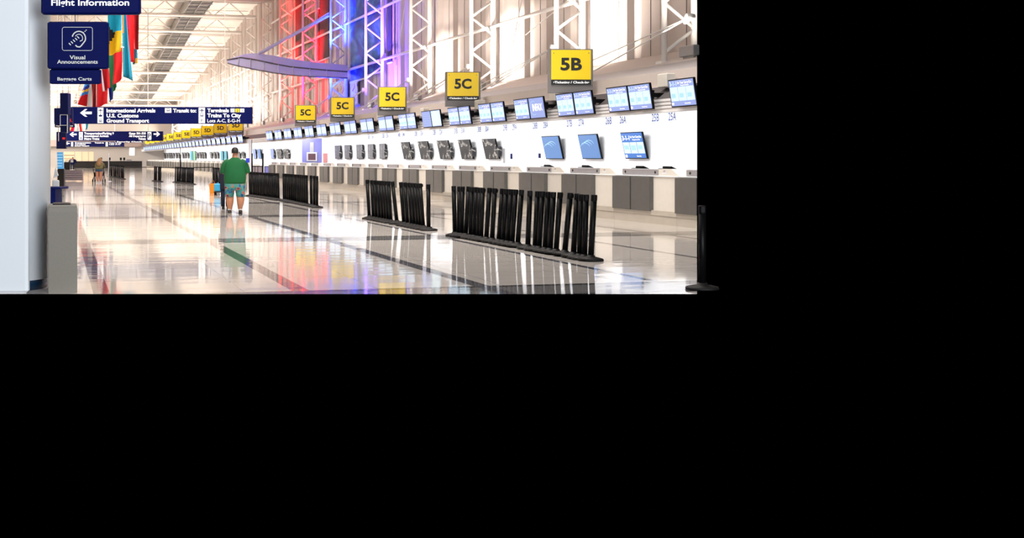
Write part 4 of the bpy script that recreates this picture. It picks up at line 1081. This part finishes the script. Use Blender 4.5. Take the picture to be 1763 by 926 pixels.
def limb(b, pts, m, n=14):
    """smooth tube through (x,y,z,r)"""
    rg = []
    for i, p in enumerate(pts):
        a = Vector(pts[max(0, i-1)][:3]); q = Vector(pts[min(len(pts)-1, i+1)][:3]); z = (q-a).normalized()
        x = z.cross(Vector((0, 1, 0)) if abs(z.y) < .9 else Vector((1, 0, 0))).normalized(); y = z.cross(x)
        rg.append([tuple(Vector(p[:3])+(x*math.cos(t)+y*math.sin(t))*p[3]) for t in [2*math.pi*j/n for j in range(n)]])
    b.loft(rg, m, sm=True)
def hand_joints(base, w, direction, side, s=1.0):
    """palm + five curled fingers as skin chain; returns joints, edges starting from index base (wrist = w)"""
    d_ = Vector(direction).normalized(); sd = Vector(side).normalized(); J = []; E = []; w = Vector(w)
    pc = w + d_*.05*s; J.append((*pc, .028*s)); E.append((base, base+1)); pi = base+1
    nx = base+2
    dn = Vector((0, 0, -1))
    for off, ln in ((-.03, .062), (-.01, .075), (.01, .072), (.03, .055)):
        a = pc + d_*.04*s + sd*off*s; b_ = a + d_*ln*.45*s + dn*.012*s; q = b_ + d_*ln*.3*s + dn*.03*s
        J += [(*a, .0095*s), (*b_, .0085*s), (*q, .0075*s)]; E += [(pi, nx), (nx, nx+1), (nx+1, nx+2)]; nx += 3
    a = w + d_*.03*s - sd*.03*s; b_ = a + d_*.03*s - sd*.025*s
    J += [(*a, .011*s), (*b_, .009*s)]; E += [(pi, nx), (nx, nx+1)]
    return J, E
def head(b, c, r, m, tilt=0):
    rg = []
    for i in range(11):
        t = math.pi*i/10; z = math.cos(t); rr = math.sin(t)
        k = 1.0 if z > 0 else 1-.22*(-z)
        rg.append(ell(c[0], c[1]+tilt*z, c[2]+z*r*1.28, max(.002, rr*r*.86*k), max(.002, rr*r*1.05*k), 20, 2))
    b.loft(rg, m, sm=True)

# ---- the man in the green shirt (seen from behind; local +Y = away from the camera)
mp_ = FL(404.5, 366.5)
man = thing('person', 'heavy-set person in a green T-shirt and printed shorts, standing with their back to the camera', 'person', mp_, -TH)
S = 1.0
J = [(0, 0, .92, (.2, .16)), (0, 0, 1.15, (.2, .17)), (0, 0, 1.38, (.17, .12)), (0, .01, 1.50, (.075, .075)), (0, .02, 1.60, (.075, .085)), (0, .02, 1.70, (.08, .09)), (0, .02, 1.765, (.06, .07)),
     (-.13, 0, .86, .15), (-.14, .02, .50, .115), (-.135, -.015, .34, .122), (-.14, 0, .10, .062), (-.15, .10, .04, .04), (-.155, .19, .03, .03),
     (.13, 0, .86, .15), (.15, .01, .50, .115), (.155, -.035, .34, .122), (.145, -.03, .10, .062), (.16, .07, .04, .04), (.165, .16, .03, .03),
     (-.235, 0, 1.38, .08), (-.33, .03, 1.10, .068), (-.25, .27, 1.12, .042),
     (.235, 0, 1.38, .08), (.33, .03, 1.10, .068), (.25, .27, 1.12, .042)]
E = [(0, 1), (1, 2), (2, 3), (3, 4), (4, 5), (5, 6), (0, 7), (7, 8), (8, 9), (9, 10), (10, 11), (11, 12), (0, 13), (13, 14), (14, 15), (15, 16), (16, 17), (17, 18),
     (2, 19), (19, 20), (20, 21), (2, 22), (22, 23), (23, 24)]
def man_body():
    J_, E_ = list(J), list(E)
    for wi, sd in ((21, 1), (24, -1)):
        w = Vector(J[wi][:3]); hj, he = hand_joints(0, w, (0.1*sd, .9, .2), (sd, 0, 0))
        base = len(J_)
        J_ += hj
        for a_, q_ in he:
            f_ = lambda v: wi if v == 0 else base+v-1
            E_.append((f_(a_), f_(q_)))
    return skinned('body', man, J_, E_, 'skin', 0)
man_body()
b = MB()   # face: nose, ears, eyes, mouth on the far side of the head
b.loft([ell(0, .10, 1.60, .006, .012, 8), ell(0, .115, 1.625, .016, .018, 8), ell(0, .105, 1.67, .008, .008, 8)], 'skin', sm=True)
for sx in (-1, 1): b.loft([ell(sx*.082, .01, 1.60, .006, .012, 8), ell(sx*.092, .0, 1.635, .010, .024, 8), ell(sx*.088, .0, 1.67, .006, .014, 8)], 'skin', sm=True)
b.build('face', man)
b = MB(); 
for sx in (-1, 1): b.loft([ell(sx*.03, .098, 1.662, .004, .003, 8), ell(sx*.03, .1, 1.668, .011, .006, 8), ell(sx*.03, .098, 1.674, .004, .003, 8)], 'lettering_black', sm=True)
b.build('eyes', man)
# hair cap
b = MB(); rg = []
for i in range(9):
    t = math.pi*.70*i/8; rr = math.sin(t); z = math.cos(t)
    rg.append(ell(0, -.004-(.012*max(0, i-4)/4), 1.695+z*.105, max(.003, rr*.098), max(.003, rr*.112), 22, 2))
b.loft(rg, 'hair_black', sm=True); b.build('hair', man)
# T-shirt: torso + sleeves
b = MB()
tor = [(.80, .285, .20), (.86, .298, .215), (.95, .305, .225), (1.05, .300, .225), (1.15, .295, .215), (1.27, .295, .195), (1.36, .275, .175), (1.42, .225, .150), (1.465, .16, .12), (1.495, .12, .10), (1.515, .088, .088)]
b.loft([ell(0, 0, z, rx, ry, 28, 2.4) for z, rx, ry in tor], 'shirt_green', sm=True)
for sx in (-1, 1):
    limb(b, [(sx*.15, 0, 1.42, .08), (sx*.215, .0, 1.37, .105), (sx*.27, .01, 1.29, .108), (sx*.305, .02, 1.20, .100), (sx*.322, .03, 1.13, .093), (sx*.33, .035, 1.085, .086)], 'shirt_green')
b.build('t_shirt', man)
b = MB()
b.loft([ell(0, 0, .62, .27, .18, 28, 2.6), ell(0, 0, .72, .285, .195, 28, 2.5), ell(0, 0, .84, .285, .20, 28, 2.4), ell(0, 0, .92, .27, .19, 28, 2.4)], 'print_shorts', sm=True)
for sx in (-1, 1): b.loft([ell(sx*.155, 0, .44, .122, .125, 18), ell(sx*.15, 0, .55, .13, .14, 18), ell(sx*.14, 0, .68, .14, .165, 18), ell(sx*.13, 0, .78, .14, .17, 18)], 'print_shorts', sm=True)
b.build('shorts', man)
for i, (x, y) in enumerate(((-.145, .0), (.15, -.03))):
    b = MB(); b.loft([ell(x, y+.05, 0.0, .050, .14, 16), ell(x, y+.05, .03, .055, .145, 16), ell(x, y+.04, .06, .05, .125, 16), ell(x, y+.0, .085, .042, .07, 16)], 'shoe_dark', sm=True); b.build('shoe', man)
    b = MB(); b.loft([ell(x, y-.0, .07, .050, .055, 16), ell(x, y, .125, .053, .055, 16)], 'sock_white', sm=True); b.build('sock', man)
# blue ticket wallet held at the right
hp_ = W(426.5, 276, 33.2)
b = MB(); b.cbox(-.05, .05, -.01, .01, -.06, .06, 'tag_blue', .005); tag(b.build('ticket_wallet', None, hp_, -TH+.3), 'small blue wallet held up at the right of the person in green', 'wallet')

# ---- dark-clothed companion, mostly hidden behind
pp2 = FL(388.0, 358.5)
pr2 = thing('person', 'person in dark navy clothes half hidden left of the person in green', 'person', pp2, -TH); pr2.scale = (.8, .8, .78)
skinned('body', pr2, [(0, 0, .9, (.15, .11)), (0, 0, 1.15, (.14, .1)), (0, 0, 1.36, (.13, .09)), (0, .02, 1.44, (.05, .05)), (0, .03, 1.52, (.07, .08)), (0, .03, 1.6, (.05, .06)),
        (-.08, 0, .84, .09), (-.09, .0, .48, .06), (-.09, 0, .09, .04), (-.09, .12, .03, .03), (.08, 0, .84, .09), (.09, 0, .48, .06), (.09, 0, .09, .04), (.09, .12, .03, .03),
        (-.17, 0, 1.3, .055), (-.2, .05, 1.05, .045), (-.16, .24, 1.0, .03), (.17, 0, 1.3, .055), (.2, .05, 1.05, .045), (.16, .24, 1.0, .03)],
        [(0, 1), (1, 2), (2, 3), (3, 4), (4, 5), (0, 6), (6, 7), (7, 8), (8, 9), (0, 10), (10, 11), (11, 12), (12, 13), (2, 14), (14, 15), (15, 16), (2, 17), (17, 18), (18, 19)], 'skin')
b = MB(); b.loft([ell(0, 0, z, rx, ry, 20) for z, rx, ry in ((.72, .20, .16), (.95, .20, .15), (1.15, .19, .14), (1.3, .2, .13), (1.38, .13, .1), (1.42, .06, .06))], 'cloth_navy', sm=True)
for sx in (-1, 1): limb(b, [(sx*.12, 0, 1.36, .06), (sx*.19, 0, 1.28, .075), (sx*.21, .05, 1.04, .06), (sx*.17, .22, 1.0, .045)], 'cloth_navy')
b.build('jacket', pr2)
b = MB()
for sx in (-1, 1): limb(b, [(sx*.08, 0, .85, .105), (sx*.09, 0, .48, .085), (sx*.09, 0, .07, .07)], 'cloth_navy')
b.build('trousers', pr2)
b = MB(); b.loft([ell(0, .02, 1.46+.19*i/5, .085*math.sin(.5+i*.5), .095*math.sin(.5+i*.5), 16) for i in range(6)], 'hair_black', sm=True); b.build('hair', pr2)
for sx in (-1, 1):
    b = MB(); b.loft([ell(sx*.09, .04, 0, .045, .12, 14), ell(sx*.09, .04, .05, .045, .12, 14), ell(sx*.09, 0, .08, .04, .06, 14)], 'shoe_dark', sm=True); b.build('shoe', pr2)
# bags
def bag(px, py, d, w_, h, m, name, lab, cat):
    p = W(px, HZ, d); t = thing(name, lab, cat, (p.x, p.y, 0), -TH)
    b = MB(); b.loft([[(-w_/2*k, -.1*k, z), (w_/2*k, -.1*k, z), (w_/2*k, .1*k, z), (-w_/2*k, .1*k, z)] for z, k in ((0, .97), (.02, 1), (h*.9, 1), (h, .96))], m); b.build('body', t)
    b = MB()
    P = [(-w_*.3, 0, h-.01), (-w_*.2, 0, h+.10), (0, 0, h+.13), (w_*.2, 0, h+.10), (w_*.3, 0, h-.01)]
    for a_, q_ in zip(P, P[1:]): b.tube(a_, q_, .008, 'black_plastic' if m != 'bag_orange' else m, 6)
    b.build('handle', t)
bag(366.2, 333, 3150/(333-272), .26, .42, 'bag_orange', 'shopping_bag', 'orange shopping bag standing on the floor left of the person in green', 'bag')
p = W(374.2, HZ, 50); t = thing('luggage_cart', 'low dark cart carrying a blue bag left of the person in green', 'cart', (p.x, p.y, 0), -TH)
b = MB(); b.cbox(-.13, .3, -.2, .3, .09, .13, 'dark_counter', .01); b.box(.24, .28, -.2, .3, .1, .95, 'dark_counter'); b.build('frame', t)
for x, y in ((-.09, -.15), (.22, -.15), (-.09, .25), (.22, .25)):
    b = MB(); b.tube((x-.02, y, .045), (x+.02, y, .045), .045, 'black_plastic', 12); b.build('wheel', t)
b = MB(); b.cbox(-.12, .14, -.14, .14, 0, .32, 'bag_blue', .03); b.tube((-.05, 0, .31), (.05, 0, .37), .01, 'bag_blue', 6)
tag(b.build('travel_bag', None, (p.x, p.y, .131), -TH), 'bright blue travel bag resting on the low dark cart', 'bag')

# ---- woman with a stroller
wp = FL(170.5, 314.5)
wm = thing('person', 'person with long fair hair in an olive top and denim shorts, leaning over a stroller', 'person', wp, -TH)
skinned('body', wm, [(0, 0, .86, (.15, .12)), (0, .08, 1.05, (.14, .1)), (0, .16, 1.22, (.14, .09)), (0, .22, 1.30, (.05, .05)), (0, .26, 1.38, (.075, .08)), (0, .28, 1.44, (.05, .06)),
        (-.10, 0, .78, .14), (-.11, .0, .44, .10), (-.10, -.01, .3, .095), (-.08, 0, .07, .05), (-.09, .1, .03, .03), (.10, 0, .78, .14), (.11, 0, .44, .10), (.10, -.01, .3, .095), (.08, 0, .07, .05), (.09, .1, .03, .03),
        (-.2, .15, 1.18, .06), (-.25, .3, .98, .045), (-.2, .5, .95, .03), (.2, .15, 1.18, .06), (.25, .3, .98, .045), (.2, .5, .95, .03)],
        [(0, 1), (1, 2), (2, 3), (3, 4), (4, 5), (0, 6), (6, 7), (7, 8), (8, 9), (9, 10), (0, 11), (11, 12), (12, 13), (13, 14), (14, 15), (2, 16), (16, 17), (17, 18), (2, 19), (19, 20), (20, 21)], 'skin')
b = MB(); b.loft([ell(0, y, z, rx, ry, 20) for z, y, rx, ry in ((.82, 0, .22, .15), (.92, .03, .25, .16), (1.05, .08, .25, .15), (1.18, .14, .23, .13), (1.27, .19, .15, .1), (1.31, .21, .06, .06))], 'cloth_olive', sm=True)
for sx in (-1, 1): limb(b, [(sx*.15, .15, 1.2, .07), (sx*.22, .2, 1.12, .075), (sx*.26, .3, .95, .065), (sx*.22, .46, .95, .045)], 'cloth_olive')
b.build('top', wm)
b = MB(); b.loft([ell(0, 0, .68, .22, .15, 20), ell(0, 0, .76, .225, .155, 20), ell(0, 0, .84, .20, .14, 20)], 'denim', sm=True); b.build('shorts', wm)
b = MB(); b.loft([ell(0, y, z, rx, ry, 18) for z, y, rx, ry in ((.98, -.10, .05, .03), (1.08, -.08, .12, .06), (1.22, .0, .15, .08), (1.34, .12, .15, .12), (1.44, .22, .12, .12), (1.50, .25, .06, .07), (1.515, .26, .02, .03))], 'hair_blond', sm=True); b.build('hair', wm)
for sx in (-1, 1):
    b = MB(); b.loft([ell(sx*.09, .04, 0, .04, .11, 14), ell(sx*.09, .04, .05, .04, .11, 14), ell(sx*.09, 0, .07, .035, .05, 14)], 'sock_white', sm=True); b.build('shoe', wm)
sv = wp + Vector((wp.x, wp.y, 0)).normalized()*.8
t = thing('stroller', 'black-framed stroller in front of the person in the olive top', 'stroller', sv, -TH)
b = MB()
for sx in (-1, 1): b.tube((sx*.31, -.35, .95), (sx*.31, .3, .12), .018, 'black_metal'); b.tube((sx*.31, .05, .45), (sx*.31, -.35, .10), .018, 'black_metal')
b.tube((-.31, -.35, .95), (.31, -.35, .95), .02, 'black_metal'); b.tube((-.31, -.3, .28), (.31, -.3, .28), .015, 'black_metal'); b.build('frame', t)
b = MB(); b.loft([[(-.26, -.2, .35), (.26, -.2, .35), (.26, .3, .45), (-.26, .3, .45)], [(-.28, -.3, .6), (.28, -.3, .6), (.28, .3, .65), (-.28, .3, .65)]], 'black_plastic'); b.build('seat', t)
for sx in (-1, 1):
    for y in (-.35, .3):
        b = MB(); b.tube((sx*.31-.02, y, .11), (sx*.31+.02, y, .11), .11, 'black_plastic', 16); b.build('wheel', t)

# ---- far person at the left
fp = FL(124.5, 292.5)
pr3 = thing('person', 'distant person in a navy jacket bending by the blue display', 'person', fp, -TH)
skinned('body', pr3, [(0, 0, .85, (.2, .15)), (0, .1, 1.1, (.2, .14)), (0, .2, 1.3, (.18, .12)), (0, .28, 1.4, (.06, .06)), (0, .32, 1.5, (.09, .1)), (-.12, 0, .78, .12), (-.14, 0, .42, .08), (-.14, 0, .08, .05), (-.14, .12, .03, .04),
        (.12, 0, .78, .12), (.14, 0, .42, .08), (.14, 0, .08, .05), (.14, .12, .03, .04), (-.3, .2, 1.25, .08), (-.42, .3, .95, .06), (-.35, .45, .8, .04), (.3, .2, 1.25, .08), (.42, .3, .95, .06), (.35, .45, .8, .04)],
        [(0, 1), (1, 2), (2, 3), (3, 4), (0, 5), (5, 6), (6, 7), (7, 8), (0, 9), (9, 10), (10, 11), (11, 12), (2, 13), (13, 14), (14, 15), (2, 16), (16, 17), (17, 18)], 'skin', lv=1)
b = MB(); b.loft([ell(0, y, z, rx, ry, 18) for z, y, rx, ry in ((.7, 0, .3, .2), (.95, .05, .33, .21), (1.2, .15, .34, .18), (1.35, .25, .2, .14), (1.42, .28, .08, .08))], 'navy_dark', sm=True)
for sx in (-1, 1): limb(b, [(sx*.2, .18, 1.3, .1), (sx*.35, .22, 1.18, .12), (sx*.43, .3, .93, .1), (sx*.36, .42, .82, .07)], 'navy_dark')
b.build('jacket', pr3)
b = MB()
for sx in (-1, 1): limb(b, [(sx*.12, 0, .8, .15), (sx*.14, 0, .42, .11), (sx*.14, 0, .06, .1)], 'cloth_navy')
b.build('trousers', pr3)
b = MB(); b.cbox(-.16, .16, -.24, -.1, .95, 1.25, 'fixture', .03); b.build('back_patch', pr3)
b = MB(); b.loft([ell(0, .3, 1.42+.04*i, .1*math.sin(.5+i*.5), .11*math.sin(.5+i*.5), 14) for i in range(6)], 'hair_black', sm=True); b.build('hair', pr3)
p = W(115.5, HZ, 148); t = thing('black_suitcase', 'dark suitcase standing left of the distant person in navy', 'suitcase', (p.x, p.y, 0), -TH)
b = MB(); b.cbox(-.35, .35, -.15, .15, .05, 1.0, 'black_plastic', .05); b.build('body', t)
b = MB(); b.tube((-.15, 0, 1.0), (-.15, 0, 1.25), .02, 'black_metal'); b.tube((.15, 0, 1.0), (.15, 0, 1.25), .02, 'black_metal'); b.tube((-.15, 0, 1.25), (.15, 0, 1.25), .025, 'black_metal'); b.build('handle', t)
for sx in (-.25, .25):
    b = MB(); b.tube((sx, -.1, .04), (sx, .1, .04), .045, 'black_plastic'); b.build('wheel', t)
